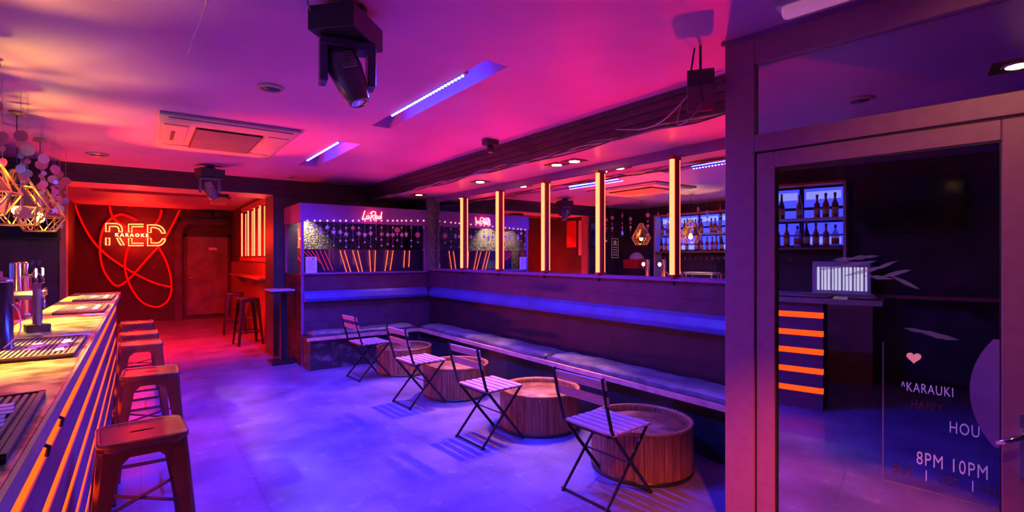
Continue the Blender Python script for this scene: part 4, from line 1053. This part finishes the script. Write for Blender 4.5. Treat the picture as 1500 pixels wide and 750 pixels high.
# near left wall: narrow ledge and wall camera
t = thing('wall_ledge', 'narrow wooden ledge on the left wall at the camera end', 'shelf', (-2.15, 0, 0))
MB().box(0, .28, -1.4, 1.4, 1.02, 1.06).build('board', M['wood'], t)
for y in (-1.0, .2, 1.2): MB().box(0, .22, y, y + .04, .85, 1.02).build('bracket', M['black_metal'], t)
t = thing('wall_sensor', 'small orange-red wall sensor right of the television', 'sensor', (-2.14, .45, 2.3))
MB().box(0, .05, -.04, .04, -.1, .1).build('body', mat('sensor_plastic', (.85, .3, .25), .4), t)
MB().box(.05, .07, -.02, .03, -.03, .05).build('eye', M['plastic_black'], t)

# ------------------------------------------------------------------ glass door and transom
P0 = (2.57, 1.525); RZ = -PI / 2 + math.radians(7.5)
t = thing('door_1', 'glazed entrance door and frame with violet-grey paint', None, (*P0, 0), RZ, kind='structure')
b = MB().box(0, .155, 0, .08, 0, CEIL).box(1.22, 1.36, 0, .08, 0, CEIL).box(.155, 1.22, 0, .08, 2.515, CEIL).box(.155, 1.22, 0, .08, 2.052, 2.142)
b.build('frame', M['frame'], t, bevel=.004)
MB().box(-.012, 1.4, -.02, .0, CEIL - .02, CEIL).build('top_trim', M['trim'], t)
MB().box(.155, .163, .012, .07, 0, 2.05).box(.155, 1.22, .012, .07, 2.044, 2.052).box(1.21, 1.22, .012, .07, 0, 2.05).build('gasket', M['frame_dark'], t)
b = MB().box(.164, .253, .004, .062, .01, 2.042).box(1.084, 1.21, .004, .062, .01, 2.042).box(.253, 1.084, .004, .062, 1.960, 2.042).box(.253, 1.084, .004, .062, .01, .16)
b.build('leaf', M['frame'], t, bevel=.004)
MB().box(.253, 1.084, .028, .034, .16, 1.96).build('glass', M['doorglass'], t)
b = MB().box(.253, .259, .012, .028, .16, 1.96).box(1.078, 1.084, .012, .028, .16, 1.96).box(.253, 1.084, .012, .028, 1.953, 1.96)
b.build('glazing_bead', M['frame_dark'], t)
h = MB().box(1.135, 1.165, -.012, .004, .66, .90).build('handle_plate', M['steel'], t)
MB().tube([(1.15, -.01, .83), (1.15, -.05, .83), (1.10, -.06, .80), (1.07, -.06, .785)], [.011, .012, .011, .009], 10).build('lever', M['chrome'], h)
struct(MB().box(.155, 1.22, .03, .036, 2.142, 2.515).build('window_1', M['transomglass']))
o = bpy.data.objects['window_1']; o.location = (*P0, 0); o.rotation_euler = (0, 0, RZ)
o = struct(MB().box(1.36, 3.2, 0, .1, 0, CEIL).build('wall_entrance', M['dark_wall'])); o.location = (*P0, 0); o.rotation_euler = (0, 0, RZ)
# writing on the glass
tw = thing('glass_lettering', 'hand-written violet marker lettering with happy hour times on the door glass', 'lettering', (*P0, 0), RZ)
FX = Matrix.Rotation(PI / 2, 4, 'X')
def gl(s_, x, z, size, m_='chalk', rot=0, sx=.6):
    Mx = Matrix.Translation((x, .024, z)) @ Matrix.Rotation(rot, 4, 'Y') @ FX @ Matrix.Diagonal((sx, 1, 1, 1))
    return text_mesh(s_, size, 'lettering', M[m_], tw, Mx, .0004, 1.12, -.0006)
gl('^KARAUKI', .765, .915, .058, rot=-.02)
gl('HAPPY', .80, .845, .055, 'chalk_dim')
gl('HOU', .925, .770, .068)
gl('8PM 10PM', .818, .608, .080, rot=.0)
gl('BUY', .735, .545, .062, 'chalk_dim'); gl('1', .842, .543, .066); gl('GET', .89, .545, .058, 'chalk_dim'); gl('1', .99, .547, .062); gl('FREE', 1.015, .548, .045, 'chalk_dim')
b = MB().box(.70, .7025, .023, .025, .50, 1.12).box(.70, 1.08, .023, .025, .50, .5025); b.build('border_line', mat('faint_line', (.25, .18, .35), .6), tw)
hp = []
for k in range(24):
    a = 2 * PI * k / 24; hp.append((.81 + .0016 * 16 * math.sin(a) ** 3, .0235, 1.065 + .0016 * (13 * math.cos(a) - 5 * math.cos(2 * a) - 2 * math.cos(3 * a) - math.cos(4 * a))))
tt = thing('heart_glow', 'small pink heart of light painted on the door glass above the lettering', 'sticker', (*P0, 0), RZ)  # glowing heart painted for a light that shows in the glass
MB().prism(hp, (0, .001, 0)).build('heart', M['heart'], tt)
pts = []
for k in range(17):
    z = .96 - .245 + .49 * k / 16; pts.append((1.35 - math.sqrt(max(0, .36 ** 2 - (z - .96) ** 2)), .0235, z))
pts = [p for p in pts if p[0] < 1.083]; pts += [(1.083, .0235, pts[-1][2]), (1.083, .0235, pts[0][2])]
tt = thing('round_sticker', 'violet round vinyl sticker cut off at the right edge of the door glass', 'sticker', (*P0, 0), RZ)
MB().prism(pts, (0, .001, 0)).build('vinyl', M['vinyl'], tt)
# streaky smears on the glass: light caught by scratched film, painted as strokes
tt = thing('glass_reflections', 'pale streaky scratches with painted smears across the middle of the door glass', 'reflections', (*P0, 0), RZ)
random.seed(3)
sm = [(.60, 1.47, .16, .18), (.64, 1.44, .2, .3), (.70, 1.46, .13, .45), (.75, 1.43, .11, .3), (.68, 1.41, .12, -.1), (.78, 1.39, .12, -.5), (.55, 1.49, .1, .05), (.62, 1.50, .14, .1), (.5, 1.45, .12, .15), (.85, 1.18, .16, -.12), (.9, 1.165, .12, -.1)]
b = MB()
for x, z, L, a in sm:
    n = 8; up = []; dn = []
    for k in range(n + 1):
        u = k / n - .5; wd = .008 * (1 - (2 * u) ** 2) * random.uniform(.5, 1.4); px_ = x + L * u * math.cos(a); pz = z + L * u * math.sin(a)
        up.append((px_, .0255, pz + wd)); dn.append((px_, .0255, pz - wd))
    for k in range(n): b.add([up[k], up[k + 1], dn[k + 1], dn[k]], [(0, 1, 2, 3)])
b.pieces('smear', mat('film_reflection', (.5, .5, .75), .35, alpha=.35), tt)
# table behind the glass
t = thing('entrance_table', 'wooden table with square leg standing behind the door glass', 'table', (3.75, .9, 0))
MB().box(-.3, .35, -.6, .55, .72, .765).build('top', M['wood'], t, bevel=.004)
for x in (-.25, .3):
    for y in (-.52, .45): MB().box(x - .035, x + .035, y - .035, y + .035, 0, .72).build('leg', M['wood'], t)
